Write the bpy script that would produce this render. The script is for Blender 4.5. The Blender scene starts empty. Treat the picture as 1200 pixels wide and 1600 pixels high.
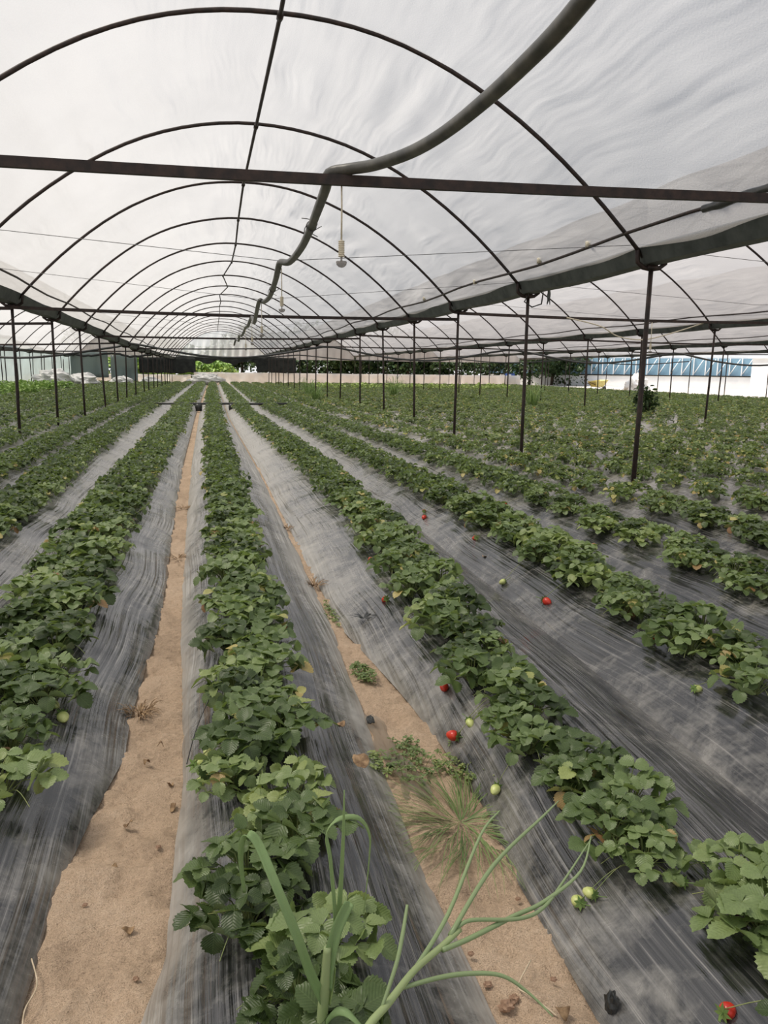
import bpy, math, random
import numpy as np
from mathutils import Matrix, Vector, noise

# ------------------------------------------------------------------ camera, sky, sun, exposure
S = bpy.context.scene
COL = S.collection
cam_d = bpy.data.cameras.new('camera')
cam_d.sensor_width = 36.0
cam_d.lens = 27.0
cam_d.clip_start = 0.05
cam_d.clip_end = 600
cam = bpy.data.objects.new('camera', cam_d)
COL.objects.link(cam)
CR = ((0.97683, 0.02733, -0.21224), (-0.21367, 0.17926, -0.96032), (0.0118, 0.98342, 0.18095))
cam.matrix_world = Matrix.Translation((0, 0, 1.5)) @ Matrix(CR).to_4x4()
S.camera = cam
S.view_settings.view_transform = 'Standard'
S.view_settings.look = 'None'
S.view_settings.gamma = 1
S.view_settings.use_curve_mapping = False
S.view_settings.exposure = 0.62

W = bpy.data.worlds.new('sky')
S.world = W
W.use_nodes = True
wn = W.node_tree.nodes
wl = W.node_tree.links
wn.clear()
w_out = wn.new('ShaderNodeOutputWorld')
w_bg = wn.new('ShaderNodeBackground')
w_bg.inputs[1].default_value = 0.72
w_tc = wn.new('ShaderNodeTexCoord')
w_sep = wn.new('ShaderNodeSeparateXYZ')
w_rmp = wn.new('ShaderNodeValToRGB')
w_rmp.color_ramp.elements[0].position = 0.0
w_rmp.color_ramp.elements[0].color = (0.86, 0.86, 0.86, 1)
w_rmp.color_ramp.elements[1].position = 0.7
w_rmp.color_ramp.elements[1].color = (0.52, 0.61, 0.78, 1)
wl.new(w_tc.outputs['Generated'], w_sep.inputs[0])
wl.new(w_sep.outputs['Z'], w_rmp.inputs[0])
wl.new(w_rmp.outputs[0], w_bg.inputs[0])
wl.new(w_bg.outputs[0], w_out.inputs[0])

sun_d = bpy.data.lights.new('sun', 'SUN')
sun_d.energy = 5.6
sun_d.angle = math.radians(17)
sun_d.color = (1.0, 0.91, 0.79)
sun = bpy.data.objects.new('sun', sun_d)
COL.objects.link(sun)
sun_dir = Vector((0.44, -0.12, -0.88)).normalized()      # the light travels this way: from the left
sun.rotation_euler = sun_dir.to_track_quat('-Z', 'Y').to_euler()
S.cycles.max_bounces = 9
S.cycles.diffuse_bounces = 4
S.cycles.transmission_bounces = 6
S.cycles.transparent_max_bounces = 12
S.cycles.caustics_reflective = False
S.cycles.caustics_refractive = False
S.cycles.sample_clamp_indirect = 6

RS = np.random.RandomState(7)
random.seed(11)


def project(p):
    v = Vector(p) - Vector((0, 0, 1.5))
    c = Matrix(CR).transposed() @ v
    if c.z > -0.05:
        return (-9999, -9999, -1)
    return (600 + 1200 * c.x / -c.z, 800 - 1200 * c.y / -c.z, -c.z)


def in_frame(p, m=40):
    x, y, d = project(p)
    return d > 0 and -m < x < 1200 + m and -m < y < 1600 + m


# ------------------------------------------------------------------ materials
def mat(name):
    m = bpy.data.materials.new(name)
    m.use_nodes = True
    nt = m.node_tree
    nt.nodes.clear()
    out = nt.nodes.new('ShaderNodeOutputMaterial')
    return m, nt.nodes, nt.links, out


def N(ns, t, **kw):
    n = ns.new(t)
    for k, v in kw.items():
        if isinstance(k, str) and hasattr(n, k):
            setattr(n, k, v)
    return n


def ramp(ns, stops):
    r = ns.new('ShaderNodeValToRGB')
    e = r.color_ramp.elements
    e[0].position, e[0].color = stops[0][0], tuple(stops[0][1]) + (1,)
    e[1].position, e[1].color = stops[-1][0], tuple(stops[-1][1]) + (1,)
    for p, c in stops[1:-1]:
        x = e.new(p)
        x.color = tuple(c) + (1,)
    return r


def ramp_out(ns, ls, fac, stops):
    r = ramp(ns, stops)
    ls.new(fac, r.inputs[0])
    return r.outputs[0]


def mixc(ns, ls, fac, a, b, mode='MIX'):
    m = ns.new('ShaderNodeMix')
    m.data_type = 'RGBA'
    m.blend_type = mode
    for sock, v in ((m.inputs[0], fac), (m.inputs[6], a), (m.inputs[7], b)):
        if hasattr(v, 'is_output') or hasattr(v, 'links'):
            ls.new(v, sock)
        elif isinstance(v, (int, float)):
            sock.default_value = v
        else:
            sock.default_value = tuple(v) + (1,)
    return m.outputs[2]


def math_n(ns, ls, op, a, b=0.0, clamp=False):
    m = ns.new('ShaderNodeMath')
    m.operation = op
    m.use_clamp = clamp
    for sock, v in ((m.inputs[0], a), (m.inputs[1], b)):
        if isinstance(v, (int, float)):
            sock.default_value = v
        else:
            ls.new(v, sock)
    return m.outputs[0]


def noise_n(ns, ls, vec, scale, detail=3, rough=0.5, dist=0.0):
    n = ns.new('ShaderNodeTexNoise')
    n.inputs['Scale'].default_value = scale
    n.inputs['Detail'].default_value = detail
    n.inputs['Roughness'].default_value = rough
    n.inputs['Distortion'].default_value = dist
    if vec is not None:
        ls.new(vec, n.inputs['Vector'])
    return n.outputs[0]


def mapping(ns, ls, vec, scale, rot=(0, 0, 0), loc=(0, 0, 0)):
    m = ns.new('ShaderNodeMapping')
    m.inputs['Scale'].default_value = scale
    m.inputs['Rotation'].default_value = rot
    m.inputs['Location'].default_value = loc
    ls.new(vec, m.inputs[0])
    return m.outputs[0]


def bump(ns, ls, h, strength, dist=0.01, prev=None):
    b = ns.new('ShaderNodeBump')
    b.inputs['Strength'].default_value = strength
    b.inputs['Distance'].default_value = dist
    ls.new(h, b.inputs['Height'])
    if prev is not None:
        ls.new(prev, b.inputs['Normal'])
    return b.outputs[0]


def pbr(ns, **kw):
    p = ns.new('ShaderNodeBsdfPrincipled')
    for k, v in kw.items():
        k = k.replace('_', ' ')
        if isinstance(v, tuple):
            v = v + (1,)
        p.inputs[k].default_value = v
    return p


def simple_mat(name, c1, c2, scale=8, rough=0.6, metallic=0.0, bmp=0.2, bdist=0.004, spec=0.5):
    m, ns, ls, out = mat(name)
    tc = ns.new('ShaderNodeTexCoord')
    f = noise_n(ns, ls, tc.outputs['Object'], scale, 4, 0.6)
    r = ramp(ns, [(0.35, c1), (0.65, c2)])
    ls.new(f, r.inputs[0])
    p = pbr(ns, Roughness=rough, Metallic=metallic)
    p.inputs['Specular IOR Level'].default_value = spec
    ls.new(r.outputs[0], p.inputs['Base Color'])
    if bmp:
        ls.new(bump(ns, ls, f, bmp, bdist), p.inputs['Normal'])
    ls.new(p.outputs[0], out.inputs[0])
    return m


M = {}
M['rust'] = simple_mat('rusty_steel', (0.013, 0.009, 0.008), (0.040, 0.023, 0.018), 14, 0.6, 0.2)
M['gutter'] = simple_mat('weathered_sheet_metal', (0.035, 0.042, 0.040), (0.085, 0.095, 0.090), 3, 0.55, 0.3, 0.1)
M['black_pe'] = simple_mat('black_pe', (0.018, 0.020, 0.020), (0.045, 0.047, 0.045), 5, 0.38, 0, 0.1)
M['grey_hose'] = simple_mat('lightened_black_hose', (0.035, 0.037, 0.034), (0.10, 0.098, 0.085), 6, 0.42, 0, 0.1)  # black hose greyed all over to carry the light on its top
M['wire'] = simple_mat('galvanised_wire', (0.10, 0.10, 0.10), (0.2, 0.2, 0.2), 20, 0.5, 0.6, 0)
M['dry'] = simple_mat('dry_leaf', (0.10, 0.055, 0.025), (0.36, 0.24, 0.13), 30, 0.8, 0, 0.3)
M['stone'] = simple_mat('soil_clod', (0.20, 0.12, 0.075), (0.38, 0.25, 0.17), 30, 0.95, 0, 0.5)
M['white_twig'] = simple_mat('pale_root', (0.45, 0.36, 0.24), (0.62, 0.52, 0.38), 30, 0.8, 0, 0)
M['white_plastic'] = simple_mat('white_plastic', (0.62, 0.62, 0.60), (0.80, 0.79, 0.76), 2, 0.5, 0, 0.4, 0.05)
M['cream_plastic'] = simple_mat('cream_plastic', (0.50, 0.45, 0.34), (0.62, 0.57, 0.45), 30, 0.5, 0, 0)
M['dark_cloth'] = simple_mat('dark_shade_net', (0.012, 0.014, 0.013), (0.03, 0.033, 0.03), 2, 0.9, 0, 0.3, 0.05)
M['wall_white'] = simple_mat('white_wall_paint', (0.72, 0.74, 0.76), (0.85, 0.86, 0.87), 0.5, 0.7, 0, 0)
M['yellow_metal'] = simple_mat('yellow_paint', (0.55, 0.45, 0.12), (0.65, 0.56, 0.20), 6, 0.5, 0, 0)
M['blue_plastic'] = simple_mat('blue_plastic', (0.03, 0.08, 0.30), (0.05, 0.12, 0.40), 6, 0.5, 0, 0)
M['bark'] = simple_mat('bark', (0.03, 0.022, 0.015), (0.09, 0.065, 0.045), 10, 0.9, 0, 0.4)
M['yard'] = simple_mat('pale_concrete_yard', (0.46, 0.42, 0.37), (0.56, 0.52, 0.47), 0.4, 0.9, 0, 0)


def soil_mat():
    m, ns, ls, out = mat('sandy_soil')
    tc = ns.new('ShaderNodeTexCoord')
    o = tc.outputs['Object']
    n1 = noise_n(ns, ls, o, 2.2, 5, 0.6)
    n2 = noise_n(ns, ls, o, 38, 5, 0.7)
    n3 = noise_n(ns, ls, o, 260, 3, 0.7)
    r = ramp(ns, [(0.25, (0.36, 0.265, 0.185)), (0.5, (0.66, 0.49, 0.345)), (0.75, (0.82, 0.645, 0.48))])
    mx = math_n(ns, ls, 'ADD', math_n(ns, ls, 'MULTIPLY', n1, 0.55), math_n(ns, ls, 'MULTIPLY', n2, 0.45))
    ls.new(mx, r.inputs[0])
    sp = ramp(ns, [(0.36, (0.55, 0.55, 0.55)), (0.5, (1, 1, 1))])
    ls.new(n3, sp.inputs[0])
    c = mixc(ns, ls, 0.7, r.outputs[0], sp.outputs[0], 'MULTIPLY')
    p = pbr(ns, Roughness=0.95)
    p.inputs['Specular IOR Level'].default_value = 0.15
    ls.new(c, p.inputs['Base Color'])
    b = bump(ns, ls, n2, 0.9, 0.03)
    b = bump(ns, ls, n3, 0.8, 0.006, b)
    ls.new(b, p.inputs['Normal'])
    ls.new(p.outputs[0], out.inputs[0])
    return m


M['soil'] = soil_mat()


def mulch_mat():
    # thin black-and-silver plastic film: glossy, stretched along the bed, dusty in patches, with roof sheen painted in farther off
    m, ns, ls, out = mat('mulch_plastic')
    uv = ns.new('ShaderNodeUVMap')
    u = uv.outputs[0]
    oi = ns.new('ShaderNodeObjectInfo')
    tc = ns.new('ShaderNodeTexCoord')
    ob = tc.outputs['Object']
    wrp = noise_n(ns, ls, mapping(ns, ls, ob, (0.5, 0.5, 1)), 1.0, 1)
    vadd = ns.new('ShaderNodeVectorMath')
    vadd.operation = 'ADD'
    cmb = ns.new('ShaderNodeCombineXYZ')
    ls.new(math_n(ns, ls, 'MULTIPLY', wrp, 0.22), cmb.inputs[0])
    ls.new(u, vadd.inputs[0])
    ls.new(cmb.outputs[0], vadd.inputs[1])
    uu = vadd.outputs[0]
    w1 = noise_n(ns, ls, mapping(ns, ls, uu, (17, 0.45, 1)), 1.0, 2, 0.5)
    w2 = noise_n(ns, ls, mapping(ns, ls, uu, (64, 0.8, 1)), 1.0, 3, 0.6)
    w3 = noise_n(ns, ls, mapping(ns, ls, uu, (9, 5, 1), (0, 0, 0.5)), 1.0, 4, 0.6, 0.3)
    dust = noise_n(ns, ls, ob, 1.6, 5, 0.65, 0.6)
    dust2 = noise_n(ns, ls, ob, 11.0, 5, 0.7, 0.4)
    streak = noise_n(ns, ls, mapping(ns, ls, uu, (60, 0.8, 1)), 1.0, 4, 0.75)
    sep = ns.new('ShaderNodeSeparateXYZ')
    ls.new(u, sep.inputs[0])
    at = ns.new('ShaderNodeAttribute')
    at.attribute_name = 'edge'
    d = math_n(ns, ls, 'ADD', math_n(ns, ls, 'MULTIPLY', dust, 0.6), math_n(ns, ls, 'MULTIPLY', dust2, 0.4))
    d = math_n(ns, ls, 'ADD', d, math_n(ns, ls, 'MULTIPLY', at.outputs['Fac'], 0.22))  # pale shoulders and the painted far sheen both feed the dust mask
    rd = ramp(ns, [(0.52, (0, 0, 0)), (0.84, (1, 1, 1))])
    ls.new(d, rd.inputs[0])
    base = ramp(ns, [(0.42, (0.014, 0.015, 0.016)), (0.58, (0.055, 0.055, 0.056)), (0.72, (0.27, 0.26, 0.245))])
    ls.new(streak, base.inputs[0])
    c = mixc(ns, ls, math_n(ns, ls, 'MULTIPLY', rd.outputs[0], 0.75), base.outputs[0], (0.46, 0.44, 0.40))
    p = pbr(ns)
    p.inputs['Specular IOR Level'].default_value = 1.0
    ls.new(c, p.inputs['Base Color'])
    rr = math_n(ns, ls, 'ADD', 0.15, math_n(ns, ls, 'MULTIPLY', rd.outputs[0], 0.3))
    ls.new(rr, p.inputs['Roughness'])
    wm = ramp_out(ns, ls, noise_n(ns, ls, ob, 1.1, 2), [(0.35, (0.1, 0.1, 0.1)), (0.6, (1, 1, 1))])
    b = bump(ns, ls, math_n(ns, ls, 'MULTIPLY', w1, wm), 1.0, 0.045)
    b = bump(ns, ls, math_n(ns, ls, 'MULTIPLY', w2, wm), 0.9, 0.010, b)
    b = bump(ns, ls, w3, 0.5, 0.006, b)
    ls.new(b, p.inputs['Normal'])
    ls.new(p.outputs[0], out.inputs[0])
    return m


M['mulch'] = mulch_mat()


def leaf_mat(name, stops, dull=0.0):
    m, ns, ls, out = mat(name)
    at = ns.new('ShaderNodeAttribute')
    at.attribute_name = 'hue'
    oi = ns.new('ShaderNodeObjectInfo')
    h = math_n(ns, ls, 'ADD', at.outputs['Fac'],
               math_n(ns, ls, 'MULTIPLY', math_n(ns, ls, 'SUBTRACT', oi.outputs['Random'], 0.5), 0.14))
    r = ramp(ns, stops)
    ls.new(h, r.inputs[0])
    uv = ns.new('ShaderNodeUVMap')
    sep = ns.new('ShaderNodeSeparateXYZ')
    ls.new(uv.outputs[0], sep.inputs[0])
    ax = math_n(ns, ls, 'ABSOLUTE', sep.outputs[0])
    vv = math_n(ns, ls, 'SUBTRACT', sep.outputs[1], math_n(ns, ls, 'MULTIPLY', ax, 0.42))
    fr = math_n(ns, ls, 'FRACT', math_n(ns, ls, 'MULTIPLY', vv, 8.0))
    vein = math_n(ns, ls, 'ABSOLUTE', math_n(ns, ls, 'SUBTRACT', fr, 0.5))          # 0.5 at a vein
    vm = math_n(ns, ls, 'GREATER_THAN', vein, 0.43)
    mid = math_n(ns, ls, 'LESS_THAN', ax, 0.035)
    vm = math_n(ns, ls, 'MAXIMUM', vm, mid)
    geo = ns.new('ShaderNodeNewGeometry')
    c = mixc(ns, ls, math_n(ns, ls, 'MULTIPLY', vm, 0.13), r.outputs[0], (0.30, 0.40, 0.16))
    c2 = mixc(ns, ls, math_n(ns, ls, 'MULTIPLY', geo.outputs['Backfacing'], 0.55), c, (0.32, 0.38, 0.22))
    nz = noise_n(ns, ls, mapping(ns, ls, uv.outputs[0], (3, 3, 3)), 2.0, 3)
    c2 = mixc(ns, ls, 0.35, c2, ramp_out(ns, ls, nz, [(0.3, (0.6, 0.6, 0.6)), (0.7, (1.25, 1.25, 1.25))]), 'MULTIPLY')
    p = pbr(ns, Roughness=0.38)
    p.inputs['Specular IOR Level'].default_value = 0.42
    ls.new(c2, p.inputs['Base Color'])
    hgt = math_n(ns, ls, 'SUBTRACT', 0.5, vein)
    ls.new(bump(ns, ls, hgt, 0.34, 0.003), p.inputs['Normal'])
    tr = ns.new('ShaderNodeBsdfTranslucent')
    c3 = mixc(ns, ls, 1.0, c2, (1.15, 1.3, 0.5), 'MULTIPLY')
    ls.new(c3, tr.inputs[0])
    mx = ns.new('ShaderNodeMixShader')
    mx.inputs[0].default_value = 0.25
    ls.new(p.outputs[0], mx.inputs[1])
    ls.new(tr.outputs[0], mx.inputs[2])
    ls.new(mx.outputs[0], out.inputs[0])
    return m


# hue: 0 dark green .. 0.6 mid .. 0.8 yellow green .. 0.9 yellow .. 1 brown
LEAF_STOPS = [(0.0, (0.040, 0.066, 0.020)), (0.35, (0.100, 0.150, 0.052)), (0.62, (0.205, 0.275, 0.108)),
              (0.78, (0.33, 0.38, 0.13)), (0.88, (0.50, 0.42, 0.16)), (1.0, (0.28, 0.15, 0.07))]
M['leaf'] = leaf_mat('strawberry_leaf', LEAF_STOPS)
M['leek'] = leaf_mat('leek_leaf', [(0.0, (0.17, 0.27, 0.12)), (0.5, (0.27, 0.40, 0.17)), (1.0, (0.50, 0.60, 0.24))])


def plain_leafy(name, c1, c2, rough=0.5, trans=0.25):
    m, ns, ls, out = mat(name)
    tc = ns.new('ShaderNodeTexCoord')
    f = noise_n(ns, ls, tc.outputs['Object'], 9, 3)
    r = ramp(ns, [(0.35, c1), (0.65, c2)])
    ls.new(f, r.inputs[0])
    p = pbr(ns, Roughness=rough)
    ls.new(r.outputs[0], p.inputs['Base Color'])
    tr = ns.new('ShaderNodeBsdfTranslucent')
    ls.new(r.outputs[0], tr.inputs[0])
    mx = ns.new('ShaderNodeMixShader')
    mx.inputs[0].default_value = trans
    ls.new(p.outputs[0], mx.inputs[1])
    ls.new(tr.outputs[0], mx.inputs[2])
    ls.new(mx.outputs[0], out.inputs[0])
    return m


M['stem'] = plain_leafy('petiole', (0.20, 0.26, 0.09), (0.33, 0.36, 0.14))
M['grass'] = plain_leafy('grass_blade', (0.10, 0.17, 0.05), (0.23, 0.31, 0.11))
M['weed'] = plain_leafy('weed_green', (0.12, 0.22, 0.06), (0.25, 0.36, 0.10))
M['tree'] = plain_leafy('tree_leaf', (0.018, 0.04, 0.012), (0.06, 0.11, 0.03))
M['bright_shrub'] = plain_leafy('bright_shrub_leaf', (0.16, 0.30, 0.06), (0.36, 0.50, 0.14))
M['lettuce'] = plain_leafy('lettuce_leaf', (0.32, 0.46, 0.12), (0.55, 0.66, 0.25))
M['red_berry'] = simple_mat('ripe_berry', (0.42, 0.020, 0.012), (0.62, 0.045, 0.02), 60, 0.3, 0, 0.4, 0.002)
M['green_berry'] = simple_mat('unripe_berry', (0.42, 0.50, 0.14), (0.60, 0.64, 0.26), 60, 0.4, 0, 0.4, 0.002)
M['petal'] = simple_mat('white_petal', (0.8, 0.8, 0.76), (0.85, 0.85, 0.8), 5, 0.6, 0, 0)


def film_mat(name, tint, transp, folds=1.0, foldscale=(1, 1, 1)):
    m, ns, ls, out = mat(name)
    uv = ns.new('ShaderNodeUVMap')
    u = uv.outputs[0]
    geo = ns.new('ShaderNodeTexCoord')
    warp = noise_n(ns, ls, u, 0.35, 2)
    cmb = ns.new('ShaderNodeCombineXYZ')
    ls.new(math_n(ns, ls, 'MULTIPLY', warp, 0.7), cmb.inputs[0])
    va = ns.new('ShaderNodeVectorMath')
    va.operation = 'ADD'
    ls.new(u, va.inputs[0])
    ls.new(cmb.outputs[0], va.inputs[1])
    uu = va.outputs[0]
    fx, fy, _ = foldscale
    f1 = noise_n(ns, ls, mapping(ns, ls, uu, (3.2 * fx, 0.28 * fy, 1)), 1.0, 2, 0.5, 0.1)
    f2 = noise_n(ns, ls, mapping(ns, ls, uu, (2.2, 0.35, 1), (0, 0, 0.7)), 1.0, 2, 0.5, 0.1)
    grain = noise_n(ns, ls, u, 42.0, 3, 0.7)
    spots = noise_n(ns, ls, mapping(ns, ls, u, (0.5, 0.25, 1)), 1.0, 4, 0.6)
    mask = ramp_out(ns, ls, noise_n(ns, ls, u, 0.42, 2), [(0.38, (0.12, 0.12, 0.12)), (0.66, (1, 1, 1))])
    hgt = math_n(ns, ls, 'MULTIPLY', f1, mask)
    b = bump(ns, ls, hgt, 0.65 * folds, 0.15)
    b = bump(ns, ls, math_n(ns, ls, 'MULTIPLY', f2, mask), 0.3 * folds, 0.12, b)
    b = bump(ns, ls, grain, 0.5, 0.010, b)
    c = ramp_out(ns, ls, math_n(ns, ls, 'ADD', math_n(ns, ls, 'MULTIPLY', spots, 0.75), math_n(ns, ls, 'MULTIPLY', grain, 0.25)),
                 [(0.3, tuple(x * 0.86 for x in tint)), (0.62, tint)])
    tl = ns.new('ShaderNodeBsdfTranslucent')
    ls.new(c, tl.inputs[0])
    ls.new(b, tl.inputs['Normal'])
    df = ns.new('ShaderNodeBsdfDiffuse')
    ls.new(c, df.inputs[0])
    ls.new(b, df.inputs['Normal'])
    gl = ns.new('ShaderNodeBsdfGlossy')
    gl.inputs['Roughness'].default_value = 0.3
    gl.inputs[0].default_value = (0.8, 0.8, 0.8, 1)
    ls.new(b, gl.inputs['Normal'])
    tp = ns.new('ShaderNodeBsdfTransparent')
    m1 = ns.new('ShaderNodeMixShader')
    m1.inputs[0].default_value = 0.22
    ls.new(tl.outputs[0], m1.inputs[1])
    ls.new(df.outputs[0], m1.inputs[2])
    m2 = ns.new('ShaderNodeMixShader')
    m2.inputs[0].default_value = 0.05
    ls.new(m1.outputs[0], m2.inputs[1])
    ls.new(gl.outputs[0], m2.inputs[2])
    m3 = ns.new('ShaderNodeMixShader')
    m3.inputs[0].default_value = transp
    ls.new(m2.outputs[0], m3.inputs[1])
    ls.new(tp.outputs[0], m3.inputs[2])
    ls.new(m3.outputs[0], out.inputs[0])
    return m


M['film'] = film_mat('greenhouse_film', (0.385, 0.382, 0.38), 0.22)
M['film_side'] = film_mat('greenhouse_film_side', (0.46, 0.44, 0.435), 0.16, 0.7)
M['film_teal'] = film_mat('teal_grey_curtain', (0.30, 0.37, 0.37), 0.05, 1.6, (0.7, 0.5, 1))
M['skirt'] = film_mat('white_skirt_film', (0.93, 0.92, 0.90), 0.12, 0.8)
M['film_clear'] = film_mat('torn_clear_film', (0.55, 0.52, 0.46), 0.45, 0.5, (4, 1, 1))
M['film_end'] = film_mat('end_film', (0.92, 0.94, 0.95), 0.3, 1.0, (1.0, 1.0, 1))


def window_mat():
    m, ns, ls, out = mat('blue_glazing')
    p = pbr(ns, Roughness=0.12)
    p.inputs['Base Color'].default_value = (0.20, 0.34, 0.45, 1)
    ls.new(p.outputs[0], out.inputs[0])
    return m


M['glass'] = window_mat()


# ------------------------------------------------------------------ mesh helpers
class MB:
    """collects triangles / quads for one mesh"""

    def __init__(self):
        self.v, self.f, self.uv, self.smooth = [], [], None, True

    def add(self, vs, fs):
        o = len(self.v)
        self.v.extend(tuple(map(float, p)) for p in vs)
        self.f.extend(tuple(i + o for i in f) for f in fs)

    def box(self, c, s, rot=None):
        x, y, z = s[0] / 2, s[1] / 2, s[2] / 2
        vs = [Vector((a * x, b * y, d * z)) for a in (-1, 1) for b in (-1, 1) for d in (-1, 1)]
        if rot is not None:
            vs = [rot @ v for v in vs]
        vs = [v + Vector(c) for v in vs]
        self.add(vs, [(0, 1, 3, 2), (4, 6, 7, 5), (0, 4, 5, 1), (2, 3, 7, 6), (0, 2, 6, 4), (1, 5, 7, 3)])

    def tube(self, pts, r, n=8, caps=True):
        pts = [Vector(p) for p in pts]
        rs = r if isinstance(r, (list, tuple)) else [r] * len(pts)
        vs, fs = [], []
        up = Vector((0.13, 0.21, 1)).normalized()
        for i, p in enumerate(pts):
            t = (pts[min(i + 1, len(pts) - 1)] - pts[max(i - 1, 0)]).normalized()
            if abs(t.dot(up)) > 0.97:
                up = Vector((1, 0.1, 0)).normalized()
            a = t.cross(up).normalized()
            b = a.cross(t).normalized()
            for k in range(n):
                an = 2 * math.pi * k / n
                vs.append(p + (a * math.cos(an) + b * math.sin(an)) * rs[i])
        for i in range(len(pts) - 1):
            for k in range(n):
                k2 = (k + 1) % n
                fs.append((i * n + k, i * n + k2, (i + 1) * n + k2, (i + 1) * n + k))
        if caps:
            fs.append(tuple(range(n))[::-1])
            fs.append(tuple((len(pts) - 1) * n + k for k in range(n)))
        self.add(vs, fs)

    def ribbon(self, pts, w, side, fold=0.0, thick=0.0015):
        """leaf blade along pts: width list w, side vectors, v-fold"""
        vs, fs = [], []
        n = len(pts)
        for i, p in enumerate(pts):
            p = Vector(p)
            t = (Vector(pts[min(i + 1, n - 1)]) - Vector(pts[max(i - 1, 0)])).normalized()
            s = (Vector(side) - t * Vector(side).dot(t)).normalized()
            nn = s.cross(t).normalized()
            for a in (-1, -0.5, 0, 0.5, 1):
                vs.append(p + s * (a * w[i] / 2) + nn * (abs(a) * fold * w[i]))
        for i in range(n - 1):
            for k in range(4):
                fs.append((i * 5 + k, i * 5 + k + 1, (i + 1) * 5 + k + 1, (i + 1) * 5 + k))
        self.add(vs, fs)

    def grid(self, rows):
        nr, nc = len(rows), len(rows[0])
        vs = [p for r in rows for p in r]
        fs = [(i * nc + j, i * nc + j + 1, (i + 1) * nc + j + 1, (i + 1) * nc + j) for i in range(nr - 1) for j in range(nc - 1)]
        self.add(vs, fs)

    def lathe(self, prof, c, n=12, axis=None):
        vs, fs = [], []
        q = Vector((0, 0, 1)).rotation_difference(Vector(axis)) if axis is not None else None
        for r, z in prof:
            for k in range(n):
                a = 2 * math.pi * k / n
                p = Vector((r * math.cos(a), r * math.sin(a), z))
                if q is not None:
                    p = q @ p
                vs.append(p + Vector(c))
        for i in range(len(prof) - 1):
            for k in range(n):
                k2 = (k + 1) % n
                fs.append((i * n + k, i * n + k2, (i + 1) * n + k2, (i + 1) * n + k))
        self.add(vs, fs)

    def mesh(self, name, m, smooth=True):
        me = bpy.data.meshes.new(name)
        me.from_pydata(self.v, [], self.f)
        me.materials.append(m)
        if smooth:
            me.polygons.foreach_set('use_smooth', [True] * len(me.polygons))
        me.update()
        return me

    def build(self, name, m, parent=None, smooth=True, loc=None):
        """loc: world position of the origin; vertices are given in world space when loc is set"""
        if loc is not None:
            L = Vector(loc)
            self.v = [(x - L.x, y - L.y, z - L.z) for x, y, z in self.v]
        return link(name, self.mesh(name, m, smooth), parent, loc)


def link(name, me, parent=None, loc=None):
    o = bpy.data.objects.new(name, me)
    COL.objects.link(o)
    if loc is not None:
        o.location = loc
    if parent is not None:
        o.parent = parent
    return o


def tag(o, label=None, cat=None, group=None, kind=None):
    if label:
        o['label'] = label
    if cat:
        o['category'] = cat
    if group:
        o['group'] = group
    if kind:
        o['kind'] = kind
    return o


def empty(name, loc=(0, 0, 0), rz=0.0):
    o = bpy.data.objects.new(name, None)
    o.empty_display_size = 0.1
    COL.objects.link(o)
    o.location = loc
    o.rotation_euler = (0, 0, rz)
    return o


def mesh_np(name, verts, quads, m, uv=None, attr=None, smooth=True, attr_name='hue'):
    """numpy arrays -> mesh of quads. uv per vertex, attr per vertex"""
    me = bpy.data.meshes.new(name)
    nv, nf = len(verts), len(quads)
    me.vertices.add(nv)
    me.vertices.foreach_set('co', np.asarray(verts, np.float32).ravel())
    me.loops.add(nf * 4)
    me.loops.foreach_set('vertex_index', np.asarray(quads, np.int32).ravel())
    me.polygons.add(nf)
    me.polygons.foreach_set('loop_start', np.arange(0, nf * 4, 4, dtype=np.int32))
    me.update(calc_edges=True)
    if smooth:
        me.polygons.foreach_set('use_smooth', np.ones(nf, bool))
    if uv is not None:
        l = me.uv_layers.new(name='UVMap')
        l.data.foreach_set('uv', np.asarray(uv, np.float32)[np.asarray(quads).ravel()].ravel())
    if attr is not None:
        a = me.attributes.new(attr_name, 'FLOAT', 'POINT')
        a.data.foreach_set('value', np.asarray(attr, np.float32))
    me.materials.append(m)
    me.validate()
    return me


ORD = ['first', 'second', 'third', 'fourth', 'fifth', 'sixth', 'seventh', 'eighth', 'ninth', 'tenth', 'eleventh', 'twelfth',
       'thirteenth', 'fourteenth', 'fifteenth', 'sixteenth', 'seventeenth', 'eighteenth', 'nineteenth', 'twentieth']
TENS = ['', '', 'twenty', 'thirty', 'forty', 'fifty', 'sixty', 'seventy', 'eighty', 'ninety']


def ordinal(i):
    i += 1
    if i <= 20:
        return ORD[i - 1]
    t, u = divmod(i, 10)
    return (TENS[t][:-1] + 'ieth') if u == 0 else TENS[t] + '-' + ORD[u - 1]


def interp(tab, y):
    xs, ys = zip(*tab)
    return float(np.interp(y, xs, ys))


def fbm(x, y, z=0.0):
    return noise.noise(Vector((x, y, z)))


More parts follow.
